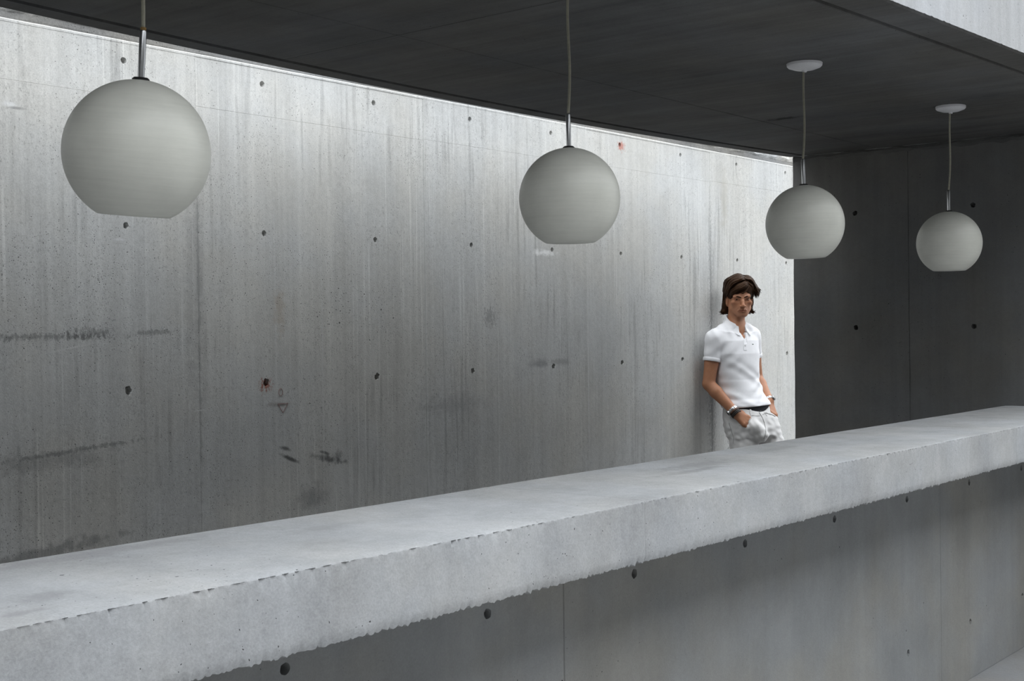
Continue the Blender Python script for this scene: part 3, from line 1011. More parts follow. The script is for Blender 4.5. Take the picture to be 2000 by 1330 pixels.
def head_sdf(f):
    f.ell(HF(0, -.022, .034), (.0655, .090, .077), HM, .01)
    f.ell(HF(0, .022, -.030), (.0540, .058, .078), HM, .02)
    f.ell(HF(0, .040, .036), (.051, .040, .046), HM, .02)
    for s in (-1, 1):
        f.cone(HF(s * .0500, .004, -.058), HF(s * .021, .058, -.089), .0145, .0145, .020)
        f.cone(HF(s * .0510, .000, -.010), HF(s * .0500, .004, -.058), .0125, .0145, .02)
        f.ell(HF(s * .046, .048, -.024), (.019, .020, .014), HM, .018)
        f.ell(HP(s * .0690, -.012, -.016), (.009, .019, .031), HM, .006)
        f.ell(HP(s * .0730, -.010, -.012), (.0045, .010, .019), HM, .004, 'sub')
    f.ell(HF(0, .067, -.091), (.020, .017, .015), HM, .016)
    f.ell(HF(0, .060, -.062), (.034, .024, .022), HM, .016)
    for s in (-1, 1):
        f.cone(HF(s * .010, .080, .0075), HF(s * .044, .066, .0125), .0110, .0105, .012)
        f.ell(HF(s * .032, .087, -.0055), (.0150, .018, .0085), HM, .010, 'sub')
        f.ell(HF(s * .050, .078, -.052), (.016, .018, .024), HM, .016, 'sub')
    f.chain([HF(0, .078, .006), HF(0, .090, -.014), HF(0, .1035, -.0385)], [.0075, .0075, .0095], .009)
    for s in (-1, 1):
        f.ell(HF(s * .0125, .090, -.0425), (.0072, .010, .0072), HM, .006)
        f.ell(HF(s * .0075, .098, -.0495), (.0035, .005, .003), HM, .003, 'sub')
        f.cone(HF(s * .019, .083, -.045), HF(s * .033, .072, -.066), .0028, .002, .006, 'sub')
        # lids
        f.cone(HF(s * .019, .0745, .0010), HF(s * .044, .0690, .0010), .0042, .004, .004)
        f.cone(HF(s * .020, .0730, -.0085), HF(s * .043, .0675, -.0085), .0036, .003, .004)
    f.chain([HF(-.027, .0735, -.0665), HF(-.007, .0850, -.0630), HF(.007, .0850, -.0630), HF(.027, .0735, -.0665)], [.0025, .0042, .0042, .0025], .005)
    f.chain([HF(-.025, .0735, -.0700), HF(0, .0845, -.0730), HF(.025, .0735, -.0700)], [.0025, .0052, .0025], .005)
    f.cone(HF(-.028, .0800, -.0680), HF(0, .0885, -.0676), .0017, .0017, .003, 'sub')
    f.cone(HF(0, .0885, -.0676), HF(.028, .0800, -.0680), .0017, .0017, .003, 'sub')
    f.cone(HF(-.014, .090, -.0820), HF(.014, .090, -.0820), .0055, .0055, .008, 'sub')
    for s in (-1, 1):                               # frown between the brows
        f.cone(HF(s * .006, .090, .022), HF(s * .007, .092, .007), .0020, .0020, .004, 'sub')


head_sdf(bf)
nt = HP(-.010, -.026, -.055)
bf.cone(nt, neck0 + np.array([0, .008, .0]), .0475, .050, .02)
bf.cone(HP(-.022, .006, -.080), neck0 + np.array([.012, -.040, -.012]), .014, .011, .03)
# trunk
rows_t = [(J(1434, 655, .004)[2], *J(1434, 655, .004)[:2], .125, .070), (J(1434, 690)[2], *J(1434, 690, -.002)[:2], .118, .085),
          (J(1437, 715)[2], *J(1440, 715, -.005)[:2], .108, .085), (J(1439, 740)[2], *J(1443, 740, -.012)[:2], .106, .080),
          (J(1447, 765)[2], *J(1450, 765, -.022)[:2], .112, .080), (J(1458, 800)[2], *J(1459, 800, -.036)[:2], .142, .094),
          (J(1466, 830)[2], *J(1466, 835, -.045)[:2], .150, .10)]
bf.column(rows_t, F2, R2, .03)
for sgn, sh, el, wr in ((1, sh_r, el_r, wr_r), (-1, sh_l, el_l, wr_l)):
    bf.cone(neck0 + np.array([0, .01, -.005]), sh + np.array([0, 0, .004]), .044, .044, .03)
    mid = sh * .45 + el * .55
    bf.chain([sh, mid, el], [.044, .0395, .035], .008)
    fm = el * .72 + wr * .28
    bf.chain([el, fm, wr], [.0345, .0365, .0225], .008)
    f2 = el * .12 + wr * .88
    bf.cone(f2, wr, .025, .023, .01)
for hip, kn, an in ((hip_r, kn_r, an_r), (hip_l, kn_l, an_l)):
    bf.chain([hip, kn, an], [.075, .050, .034], .03)
    cf = kn * .7 + an * .3 + np.array([-.01, .015, 0])
    bf.cone(cf, kn * .35 + an * .65, .048, .038, .03)
    bf.cone(an, an + np.array([F2[0] * .13, F2[1] * .13, -.045]), .032, .026, .02)


def hand(f, wr, palm_end, nrm, side, curl, spread=.0185, L=1.0):
    """palm and five fingers; nrm points out of the back of the hand, side towards the thumb"""
    d = palm_end - wr; pl = np.linalg.norm(d); d /= pl
    side = side - d * (side @ d); side /= np.linalg.norm(side)
    nrm = nrm - d * (nrm @ d) - side * (nrm @ side); nrm /= np.linalg.norm(nrm)
    for i, off in enumerate((-1.5, -.5, .5, 1.5)):          # from little finger to index
        f.cone(wr + side * off * .009 - nrm * .002, palm_end + side * off * spread, .0135, .0125, .012)
    lens = [.068, .084, .090, .082]
    for i, off in enumerate((-1.5, -.5, .5, 1.5)):
        k = palm_end + side * off * spread - d * (.006 if i in (0, 3) else 0)
        f.ell(k + nrm * .004, (.0095, .0095, .0085), k=.008)
        p = k; dd = d.copy(); ln = lens[i] * L
        for s, (fr, r) in enumerate(((.46, .0088), (.30, .0080), (.24, .0070))):
            a = curl[s]
            n2 = nrm * math.cos(a) + dd * math.sin(a)
            dd = dd * math.cos(a) - nrm * math.sin(a)
            nrm_ = n2
            q = p + dd * ln * fr
            f.cone(p, q, r + .0006, r - .0004, .004)
            p = q
    b = wr + d * pl * .30 + side * .024 - nrm * .006
    t1 = b + (d * .72 + side * .60 - nrm * .30) * .040
    t2 = t1 + (d * .95 + side * .18 - nrm * .25) * .032
    t3 = t2 + (d * .98 - side * .05 - nrm * .25) * .024
    f.chain([wr + d * .01 + side * .010, b, t1, t2, t3], [.014, .0145, .0112, .0098, .0082], .008)


pe_r = J(1458, 823, -.190)
hand(bf, wr_r, pe_r, np.array([-.45, -.85, .2]), np.array([.50, .50, .60]), (.10, .15, .15))
pe_l = J(1509, 809, -.012)
hand(bf, wr_l, pe_l, np.array([.75, -.6, .1]), np.array([-.5, -.85, .0]), (.25, .3, .2))
body = field_mesh(bf, 'body', M_SKIN, bodyroot)
body.location.z = DZ
me = body.data
n = len(me.vertices)
co = np.empty(n * 3, np.float32); me.vertices.foreach_get('co', co); co = co.reshape(-1, 3)
hl = (co - hc) @ HM.T
tint = np.ones((n, 4), np.float32)


def blob(c, r, power=1.0):
    q = (hl - np.array(c)) / np.array(r)
    return np.clip(1 - (q ** 2).sum(1), 0, 1) ** power


lips = blob((0, .082, -.0685), (.026, .025, .0085), .5)
stub = np.clip(blob((0, .05, -.085), (.075, .06, .052), .6) - blob((0, .09, -.028), (.045, .04, .024), 1), 0, 1) * .75
chk = np.maximum(blob((.038, .06, -.03), (.024, .03, .022)), blob((-.038, .06, -.03), (.024, .03, .022)))
nos = blob((0, .1, -.035), (.018, .03, .016))
eyes = np.maximum(blob((.031, .075, -.002), (.020, .03, .014), .6), blob((-.031, .075, -.002), (.020, .03, .014), .6))
for col, w in (((1, .88, .82), chk * .6 + nos * .5), ((.66, .66, .70), stub), ((.72, .48, .46), lips * .85), ((.72, .66, .64), eyes * .7)):
    for q in range(3): tint[:, q] *= 1 - w * (1 - col[q])
ca = me.color_attributes.new('tint', 'FLOAT_COLOR', 'POINT')
ca.data.foreach_set('color', tint.ravel())


def part(name, V, F, mat, parent, smooth=True):
    o = link_mesh(name, V, F, mat, parent, smooth)
    return o


def blob_mesh(name, c, rad, M, mat, parent, n1=10, n2=14):
    V, F = [], []
    for i in range(n1 + 1):
        a = math.pi * i / n1
        for j in range(n2):
            b = 2 * math.pi * j / n2
            l = np.array([rad[0] * math.sin(a) * math.cos(b), rad[1] * math.cos(a), rad[2] * math.sin(a) * math.sin(b)])
            V.append(c + l @ M)
    for i in range(n1):
        for j in range(n2):
            j2 = (j + 1) % n2
            F.append((i * n2 + j, i * n2 + j2, (i + 1) * n2 + j2, (i + 1) * n2 + j))
    o = link_mesh(name, V, F, mat, parent, True)
    bm = bmesh.new(); bm.from_mesh(o.data)
    bmesh.ops.remove_doubles(bm, verts=bm.verts, dist=1e-6); bmesh.ops.recalc_face_normals(bm, faces=bm.faces)
    bm.to_mesh(o.data); bm.free()
    return o


for s in (-1, 1):
    e = blob_mesh('eye', HF(s * .032, .0615, -.004), (.0115, .0120, .0105), HM, M_EYE, body)
    blob_mesh('iris', HF(s * .032 - .001, .0715, -.0035), (.0062, .0030, .0058), HM, M_IRIS, e)
    tube('eyebrow', [HF(s * .009, .0905, .0065), HF(s * .018, .0885, .0090), HF(s * .030, .0825, .0125), HF(s * .044, .0730, .0120), HF(s * .052, .0630, .0070)],
         [.0020, .0034, .0034, .0026, .0010], M_BROW, body, 8)

# ---------------- hair: a cap and swept locks
hfld = Field(np.arange(-.15, .17, .003), np.arange(-.16, .17, .003), np.arange(-.10, .26, .003))
hfld.ell(HP(0.000, -.020, .044), (.0795, .107, .0795), HM, .01)
hfld.ell(HP(.038, -.012, .062), (.056, .078, .056), HM, .02)
hfld.ell(HP(-.004, -.055, -.01), (.080, .062, .078), HM, .02)
hfld.ell(HP(.003, .084, -.032), (.0575, .066, .062), HM, .010, 'sub')
hfld.ell(HP(.016, .112, .014), (.037, .050, .030), HM, .010, 'sub')
hfld.ell(HP(0, .06, -.095), (.085, .085, .055), HM, .01, 'sub')
hfld.ell(HP(0, -.025, -.115), (.052, .062, .062), HM, .01, 'sub')
hfld.ell(HP(-.085, .006, -.024), (.030, .026, .032), HM, .006, 'sub')       # tucked behind the ear
hfld.ell(HP(-.074, -.045, -.050), (.022, .026, .040), HM, .015)
hfld.ell(HP(-.086, -.040, -.078), (.018, .020, .014), HM, .015)
hfld.ell(HP(.066, -.032, -.050), (.016, .022, .040), HM, .015)
hair = field_mesh(hfld, 'hair', M_HAIR, body)
rh = random.Random(12)


def cap_pt(p, lift):
    """push a head-frame point out to the hair cap"""
    q = np.array([p[0], p[1] + .020, p[2] - .044]); r = np.array([.0815, .107, .0815])
    k = np.sqrt(((q / r) ** 2).sum())
    q = q / k * (1 + lift / .085)
    return np.array([q[0], q[1] - .020, q[2] + .044])


LV, LF = [], []


def lock(ctrl, r0, wid=2.2):
    ctrl = [np.array(c, float) for c in ctrl]
    P = []
    for i in range(len(ctrl) - 1):                # Catmull-Rom
        p0 = ctrl[max(i - 1, 0)]; p1 = ctrl[i]; p2 = ctrl[i + 1]; p3 = ctrl[min(i + 2, len(ctrl) - 1)]
        for t in np.linspace(0, 1, 4, endpoint=False):
            P.append(.5 * (2 * p1 + (p2 - p0) * t + (2 * p0 - 5 * p1 + 4 * p2 - p3) * t * t + (3 * p1 - p0 - 3 * p2 + p3) * t ** 3))
    P.append(ctrl[-1])
    b = len(LV)
    N = len(P)
    for i, p in enumerate(P):
        d = P[min(i + 1, N - 1)] - P[max(i - 1, 0)]; d /= np.linalg.norm(d) + 1e-9
        o = np.array([p[0], p[1] + .020, p[2] - .044]); o -= d * (o @ d); o /= np.linalg.norm(o) + 1e-9
        s = np.cross(d, o)
        f = i / (N - 1)
        r = r0 * (min(1, .5 + f * 2.5)) * (1 - f ** 2.2) + .0004
        for k in range(6):
            a = 2 * math.pi * k / 6
            LV.append(HP(*(p + s * math.cos(a) * r * wid + o * math.sin(a) * r)))
    for i in range(N - 1):
        for k in range(6):
            k2 = (k + 1) % 6
            LF.append((b + i * 6 + k, b + i * 6 + k2, b + i * 6 + 6 + k2, b + i * 6 + 6 + k))


def J3(s): return np.array([rh.gauss(0, s), rh.gauss(0, s), rh.gauss(0, s)])


for i in range(260):      # fringe and crown swept to image left, down to the ear
    f = rh.random()
    st = np.array([.030 + rh.gauss(0, .006), .050 - f * .13, .115])
    yy = .062 - f * .15
    en = -.002 - rh.random() * .012 if f > .35 else .012
    c = [cap_pt(st, .002), cap_pt((-.005, yy + .012, .115), .005 + rh.random() * .006), cap_pt((-.050, yy + .008, .085), .003 + rh.random() * .007),
         cap_pt((-.075, yy * .75 - .004, .040), .001 + rh.random() * .006), cap_pt((-.080, yy * .55 - .016, en), .000 + rh.random() * .004)]
    c = [p + J3(.0022) for p in c]
    lock(c, .0019 + rh.random() * .0016)
for i in range(80):       # the low fringe lying over the forehead
    f = rh.random()
    c = [cap_pt((.040, .060, .095), .004), cap_pt((.014, .078, .080 - .014 * f), .006), cap_pt((-.020, .074, .062 - .014 * f), .005), cap_pt((-.048, .054, .046 - .020 * f), .004),
         cap_pt((-.066, .030, .018 - .024 * f), .003)]
    c = [p + J3(.002) for p in c]
    lock(c, .0018 + rh.random() * .0012)
for i in range(5):        # a loose strand on the forehead
    c = [cap_pt((.034, .066, .066), .004), cap_pt((.020, .080, .046), .005), cap_pt((.002, .084, .034), .004 + .001 * i), cap_pt((-.014, .082, .032), .003)]
    lock([p + J3(.0012) for p in c], .0011)
for i in range(230):      # blown to image right
    f = rh.random()
    yy = .055 - f * .13
    out = rh.random()
    dn = rh.random()
    c = [cap_pt((.022, yy, .115), .003), cap_pt((.050, yy, .100), .010 + rh.random() * .008), cap_pt((.077, yy * .9, .064), .012 + .008 * out)]
    c.append(c[-1] + np.array([.004 + .012 * out, rh.gauss(0, .005), -.014 - .022 * dn]))
    c.append(c[-1] + np.array([-.002 + .014 * out * (1 - dn), rh.gauss(0, .005), -.010 - .022 * dn]))
    c = [p + J3(.0028) for p in c]
    lock(c, .0019 + rh.random() * .0014)
for i in range(70):       # right temple, in front of the ear
    f = rh.random()
    c = [cap_pt((.034, .062, .092), .004), cap_pt((.056, .052, .066), .006), cap_pt((.068, .040 - .02 * f, .034), .005), cap_pt((.072, .026 - .02 * f, .004), .003), cap_pt((.070, .016 - .02 * f, -.016 * f), .001)]
    lock([p + J3(.002) for p in c], .0018 + rh.random() * .0012)
for i in range(100):      # image right side, down past the cheek
    f = rh.random()
    yy = .020 - f * .09
    c = [cap_pt((.045, yy, .105), .004), cap_pt((.074, yy, .060), .007), cap_pt((.078, yy - .004, .015), .003), cap_pt((.074, yy * .8 - .02, -.025), .001)]
    if f > .25: c.append(np.array([.068 + rh.gauss(0, .005), yy * .6 - .03, -.060 - rh.random() * .022]))
    if f > .4: c.append(c[-1] + np.array([.008 + rh.gauss(0, .006), .012, -.014 + .01 * rh.random()]))
    c = [p + J3(.002) for p in c]
    lock(c, .0019 + rh.random() * .0014)
for i in range(190):      # nape, flicking outwards
    s = -1 if i % 5 < 3 else 1
    f = rh.random()
    x = s * (.030 + .048 * f)
    yy = -.045 - .050 * (1 - f) + rh.gauss(0, .006)
    c = [cap_pt((x, yy, .03), .002), np.array([x * 1.08, yy, -.030]), np.array([x * (1.10 if s < 0 else .95), yy + .010, -.064])]
    c.append(c[-1] + np.array([s * (.002 + .012 * rh.random()), .012, -.016 - .010 * rh.random()]))
    c.append(c[-1] + np.array([s * (.008 + .016 * rh.random()) * (1 if s < 0 else .6), .006, -.008 + .016 * rh.random()]))
    c = [p + J3(.0028) for p in c]
    lock(c, .0020 + rh.random() * .0016, 1.8)
o = link_mesh('hair_lock', LV, LF, M_HAIR, hair, True)
o['kind'] = 'stuff'

# ---------------- polo shirt
sf = Field(np.arange(-.27, .26, .0036), np.arange(-.24, .24, .0036), np.arange(-.56, .10, .0036))


def row(px, py, y, a, b):
    p = J(px, py, y); return (p[2], p[0], p[1], a, b)


sf.column([row(1434, 650, .004, .135, .070), row(1434, 665, .002, .158, .092), row(1434.5, 690, 0, .163, .108), row(1437, 715, -.004, .150, .106), row(1439.5, 740, -.012, .140, .099),
           row(1447, 765, -.022, .143, .100), row(1457, 790, -.034, .150, .106), row(1462, 812, -.042, .158, .112)], F2, R2, .03)
for sh, el in ((sh_r, el_r), (sh_l, el_l)):
    sf.cone(neck0 + np.array([0, .010, .016]), sh + np.array([0, 0, .000]), .050, .050, .025)
    d = el - sh
    du = d / np.linalg.norm(d)
    end = sh + d * .50
    def sleeve(X, Y, Z, sh=sh, d=d, du=du, end=end):
        L2 = float(d @ d)
        t = np.clip(((X - sh[0]) * d[0] + (Y - sh[1]) * d[1] + (Z - sh[2]) * d[2]) / L2, 0, .62)
        c = np.sqrt((X - sh[0] - t * d[0]) ** 2 + (Y - sh[1] - t * d[1]) ** 2 + (Z - sh[2] - t * d[2]) ** 2) - (.0535 - .0115 * t)
        return np.maximum(c, (X - end[0]) * du[0] + (Y - end[1]) * du[1] + (Z - end[2]) * du[2])
    sf.put(sleeve, np.minimum(sh, end) - .06, np.maximum(sh, end) + .06, .008)
    sf.cone(T3(sh, 0, 0, -.02), J(1436, 690, 0), .045, .07, .03)
    # hollow of the sleeve
# folds
def folds(X, Y, Z):
    l = (X * R2[0] + Y * R2[1]); f = (X * F2[0] + Y * F2[1])
    low = smoothstep(-.20, -.38, Z)
    ph = Z * 95 + l * 38 + 1.6 * np.sin(l * 22 + Z * 14)
    ph2 = Z * 70 - l * 45 + 1.2 * np.sin(l * 17 - Z * 30 + 1)
    w = .0022 * np.sin(ph) * low * (0.4 + .6 * np.sin(l * 13 + 2) ** 2) + .0016 * np.sin(ph2) * smoothstep(-.12, -.30, Z)
    # pull lines from the armpits across the chest, and bunching over the belt
    w += .0014 * np.sin((Z + .8 * l) * 85 + 2) * smoothstep(.02, .10, l) * smoothstep(-.02, -.12, Z) * smoothstep(-.33, -.2, Z)
    w += -.006 * smoothstep(-.415, -.44, Z) * smoothstep(-.475, -.45, Z)
    w += .0014 * np.sin(X * 140 + Z * 60) * smoothstep(-.10, -.02, Z)
    return w
sf.displace(folds)
for sh, el, k in ((sh_r, el_r, 1), (sh_l, el_l, 1)):
    d = (el - sh) / np.linalg.norm(el - sh)
    end = sh + (el - sh) * .50
    sf.cone(end - d * .02, end + d * .005, .0400, .0425, .003, 'sub')
# hem
h1, h2 = J(1415, 797, -.1), J(1498, 790, -.0)
def hem(X, Y, Z):
    zc = h1[2] + (X - h1[0]) * (h2[2] - h1[2]) / (h2[0] - h1[0])
    return np.where(Z < -.30, zc - Z, -1.0) * np.ones_like(X + Y)
sf.cut(hem)
# neck hole and open placket
sf.cut(lambda X, Y, Z: np.where((X - neck0[0]) ** 2 + (Y - neck0[1]) ** 2 < .058 ** 2, Z - (neck0[2] + .046 - .62 * ((X - neck0[0]) * F2[0] + (Y - neck0[1]) * F2[1])), -1.0))
sf.cone(neck0 + np.array([0, .004, -.03]), neck0 + np.array([.004, -.004, .14]), .0500, .058, .004, 'sub')
vt, vb = J(1444, 640), J(1451, 671)
def vee(X, Y, Z):
    l = (X - neck0[0] + .004) * R2[0] + (Y - neck0[1]) * R2[1]
    f = (X - neck0[0]) * F2[0] + (Y - neck0[1]) * F2[1]
    w = np.clip((Z - vb[2]) / (vt[2] - vb[2]), 0, 1.6) * .028
    return np.maximum(np.maximum(np.abs(l) - w, .02 - f), vb[2] - Z) * np.ones_like(X + Y + Z)
sf.put(vee, (-.2, -.2, vb[2]), (.2, .2, .08), .002, 'sub')
polo = field_mesh(sf, 'polo_shirt', M_POLO, bodyroot)
polo.location.z = DZ
polo['label'] = 'white short-sleeved polo shirt with open collar'

from mathutils.bvhtree import BVHTree


def bvh_of(o):
    return BVHTree.FromPolygons([v.co for v in o.data.vertices], [p.vertices for p in o.data.polygons])


EYE0 = np.array([0, -DIST, 0.0])                # where the picture was taken from, in the body frame


def on_surf(bv, px, py, lift=.001):
    """the point of a garment seen at a place of the photograph"""
    d = Vector(J(px, py, 0) - EYE0).normalized()
    loc, nr, i, dist = bv.ray_cast(Vector(EYE0), d)
    if loc is None: return None, None
    if nr.dot(d) > 0: nr = -nr
    return np.array(loc + nr * lift), np.array(nr)


def seam(name, bv, pts, rad, mat, parent, lift=.0005, sub=5, n=6):
    out = []
    for (a, b), (c, d) in zip(pts[:-1], pts[1:]):
        for t in np.linspace(0, 1, sub, endpoint=False):
            p, nn = on_surf(bv, a + (c - a) * t, b + (d - b) * t, lift)
            if p is not None: out.append(p)
    p, nn = on_surf(bv, *pts[-1], lift)
    if p is not None: out.append(p)
    out = np.array(out)
    if len(out) > 4: out[1:-1] = (out[:-2] + out[1:-1] * 2 + out[2:]) / 4
    r = rad if not callable(rad) else [rad(i / (len(out) - 1)) for i in range(len(out))]
    return tube(name, list(out), r, mat, parent, n)


def ribbon(name, bv, left, right, mat, parent, lift=.0015, thick=.0016, sub=6):
    """a flat band of cloth lying on a garment between two rows of points"""
    V, F = [], []
    def samp(pts):
        out = []
        for (a, b), (c, d) in zip(pts[:-1], pts[1:]):
            for t in np.linspace(0, 1, sub, endpoint=False): out.append((a + (c - a) * t, b + (d - b) * t))
        return out + [pts[-1]]
    L, R = samp(left), samp(right)
    rows = []
    for a, b in zip(L, R):
        p, n1 = on_surf(bv, *a, lift); q, n2 = on_surf(bv, *b, lift)
        if p is None or q is None: continue
        rows.append((p, q, n1, n2))
    for p, q, n1, n2 in rows: V += [p, q, q + n2 * thick, p + n1 * thick]
    for i in range(len(rows) - 1):
        for k in range(4):
            k2 = (k + 1) % 4
            F.append((i * 4 + k, i * 4 + k2, i * 4 + 4 + k2, i * 4 + 4 + k))
    m = len(rows)
    F.append((3, 2, 1, 0)); F.append(tuple((m - 1) * 4 + k for k in range(4)))
    o = link_mesh(name, V, F, mat, parent, False)
    bm = bmesh.new(); bm.from_mesh(o.data); bmesh.ops.recalc_face_normals(bm, faces=bm.faces); bm.to_mesh(o.data); bm.free()
    return o


bp = bvh_of(polo)
# collar: a stand round the neck folding down into two wings
nc = neck0 + np.array([.0, -.001, 0])
CV, CF = [], []
ths = np.linspace(-152, 152, 57)
for th in ths:
    a = math.radians(th)                          # 0 = nape
    fr = (1 - math.cos(a)) / 2                    # 0 nape .. 1 front
    dirv = np.array([R2[0] * math.sin(a) - F2[0] * math.cos(a), R2[1] * math.sin(a) - F2[1] * math.cos(a)])
    zi = .060 - .074 * fr ** 1.25
    ri = .0495 + .003 * fr
    wing = smoothstep(115, 150, abs(th))
    ro = ri + .020 + .010 * fr + .006 * wing
    zo = zi - .034 - .010 * fr - .008 * wing
    c = nc[:2]
    inner_lo = np.array([*(c + dirv * (ri - .001)), zi - .030])
    top_in = np.array([*(c + dirv * ri), zi])
    top_out = np.array([*(c + dirv * (ri + .0045)), zi + .0008])
    mid = np.array([*(c + dirv * (ri + .012)), (zi * .55 + zo * .45)])
    out = np.array([*(c + dirv * ro), zo])
    out2 = np.array([*(c + dirv * (ro - .001)), zo - .0022])
    mid2 = np.array([*(c + dirv * (ri + .0085)), (zi * .5 + zo * .5) - .002])
    pts = [inner_lo, top_in, top_out, mid, out, out2, mid2]
    CV += pts
m = 7
for i in range(len(ths) - 1):
    for k in range(m):
        k2 = (k + 1) % m
        CF.append((i * m + k, i * m + k2, (i + 1) * m + k2, (i + 1) * m + k))
CF.append(tuple(range(m))); CF.append(tuple((len(ths) - 1) * m + k for k in range(m))[::-1])
collar = link_mesh('collar', CV, CF, M_POLO, polo, True)
bm = bmesh.new(); bm.from_mesh(collar.data); bmesh.ops.recalc_face_normals(bm, faces=bm.faces)
for e in bm.edges:
    if len(e.link_faces) == 2 and e.calc_face_angle() > .9: e.smooth = False
bm.to_mesh(collar.data); bm.free()
ribbon('placket', bp, [(1452, 662), (1452, 672), (1452.5, 684)], [(1457.5, 660), (1458, 672), (1458.5, 684)], M_POLO, polo, .0006, .0014)
p, nn = on_surf(bp, 1469.5, 672.5, .0012)
if p is not None:
    V = [p + np.array([u, 0, w]) + nn * h for h in (0, .001) for u, w in ((-.006, -.001), (.0, -.003), (.007, .0), (.003, .0025), (-.004, .002))]
    F = [(4, 3, 2, 1, 0), (5, 6, 7, 8, 9)] + [(i, (i + 1) % 5, 5 + (i + 1) % 5, 5 + i) for i in range(5)]
    part('chest_emblem', V, F, M_LOGO, polo, False)
for bx, by in ((1455, 675),):
    p, nn = on_surf(bp, bx, by, .0028)
    if p is not None:
        zz = Vector(nn).to_track_quat('Z', 'Y').to_matrix()
        V = [p + np.array(zz @ Vector((.0045 * math.cos(a), .0045 * math.sin(a), h))) for h in (0, .0012) for a in np.linspace(0, 2 * math.pi, 10, endpoint=False)]
        F = [tuple(range(10))[::-1], tuple(range(10, 20))] + [(i, (i + 1) % 10, 10 + (i + 1) % 10, 10 + i) for i in range(10)]
        part('button', V, F, M_BTN, polo, False)
for sh, el, nm in ((sh_r, el_r, 'sleeve_band'), (sh_l, el_l, 'sleeve_band')):
    d = (el - sh) / np.linalg.norm(el - sh)
    end = sh + (el - sh) * .50
    u = np.cross(d, [0, 1, 0]); u /= np.linalg.norm(u); w = np.cross(d, u)
    V, F = [], []
    rr = [(.0496, -.019), (.0506, -.018), (.0508, -.001), (.0492, .0012), (.0425, .0012), (.0425, -.019)]
    for i in range(32):
        a = 2 * math.pi * i / 32
        for r, t in rr: V.append(end + (u * math.cos(a) + w * math.sin(a)) * r + d * t)
    for i in range(32):
        j = (i + 1) % 32
        for k in range(6): F.append((i * 6 + k, j * 6 + k, j * 6 + (k + 1) % 6, i * 6 + (k + 1) % 6))
    o = link_mesh(nm, V, F, M_POLO, polo, True)
    bm = bmesh.new(); bm.from_mesh(o.data); bmesh.ops.recalc_face_normals(bm, faces=bm.faces); bm.to_mesh(o.data); bm.free()

# ---------------- trousers
tf = Field(np.arange(-.20, .46, .0045), np.arange(-.46, .24, .0045), np.arange(-1.42, -.42, .0045))
tf.column([row(1458, 792, -.034, .150, .100), row(1459.5, 801, -.037, .156, .105), row(1463, 815, -.042, .165, .116), row(1467, 832, -.046, .170, .122),
           row(1470, 848, -.048, .160, .118)], F2, R2, .03)
for hip, kn, an, r in ((hip_r, kn_r, an_r, (.086, .066, .055)), (hip_l, kn_l, an_l, (.087, .066, .055))):
    tf.chain([hip, kn, an + np.array([0, 0, .0])], r, .035)
    tf.cone(kn * .75 + an * .25 + np.array([-.012, .012, 0]), kn * .4 + an * .6, .060, .056, .04)
tf.cone(J(1474, 835, -.183), J(1486, 850, -.165), .037, .042, .03)        # hand inside the pocket
tf.cone(J(1507, 822, .0), J(1512, 842, -.01), .034, .032, .02)
def tfold(X, Y, Z):
    w = .0007 * np.sin(Z * 150 + X * 34 + 2.2 * np.sin(X * 26 + Z * 20)) * smoothstep(-.50, -.56, Z) * smoothstep(-.74, -.66, Z)
    w += .0010 * np.sin(Z * 110 - X * 60 + Y * 30 + 1.7 * np.sin(Z * 31)) * smoothstep(-.54, -.60, Z)
    w += .0012 * np.sin(X * 180 + Z * 60 + np.sin(Z * 80)) * smoothstep(-.48, -.52, Z)
    return w
tf.displace(tfold, .02)
wA, wB = J(1413, 799, -.1), J(1478, 803, -.13)
def wtop(X, Y, Z):
    f = (X - pel[0]) * F2[0] + (Y - pel[1]) * F2[1]
    l = (X - pel[0]) * R2[0] + (Y - pel[1]) * R2[1]
    zc = J(1458, 795)[2] - .026 * smoothstep(.02, .11, f) * smoothstep(.15, .0, np.abs(l)) + .012 * smoothstep(-.02, -.12, l)
    return np.where(Z > -.53, Z - zc, -1.0)
tf.cut(wtop)
for an in (an_r, an_l):
    tf.cut(lambda X, Y, Z: np.where(Z < -1.3, (-1.40 - Z), -1.0) * np.ones_like(X + Y))
trousers = field_mesh(tf, 'trousers', M_JEAN, bodyroot)
trousers.location.z = DZ
trousers['label'] = 'off-white denim trousers'
bt_ = bvh_of(trousers)
seam('fly_seam', bt_, [(1481, 803), (1486, 811), (1489, 816), (1492, 824), (1495, 835), (1495.5, 846), (1492, 857)], .0021, M_SEAM, trousers)
seam('fly_seam', bt_, [(1488, 800), (1493, 806), (1498, 813)], .0010, M_SEAM, trousers)
seam('pocket_edge', bt_, [(1464, 805), (1466.5, 812), (1465, 819), (1460, 826), (1452, 830), (1443, 831)], .0030, M_JEAN, trousers, .0012)
seam('pocket_edge', bt_, [(1495, 806), (1502, 808), (1508, 810), (1514, 813)], .0030, M_JEAN, trousers, .0012)
seam('side_seam', bt_, [(1424, 826), (1428, 840), (1433, 855), (1432, 866)], .0012, M_SEAM, trousers)
seam('waistband_seam', bt_, [(1466, 811), (1474, 812), (1485, 812)], .0010, M_SEAM, trousers)
seam('waistband_seam', bt_, [(1498, 805), (1493, 808), (1489, 810)], .0010, M_SEAM, trousers)
ribbon('belt_loop', bt_, [(1463.5, 800), (1465, 806), (1466, 812)], [(1466.5, 800.5), (1468, 806), (1469, 812)], M_JEAN, trousers, .0022, .0022)
p, nn = on_surf(bt_, 1485, 804, .0036)
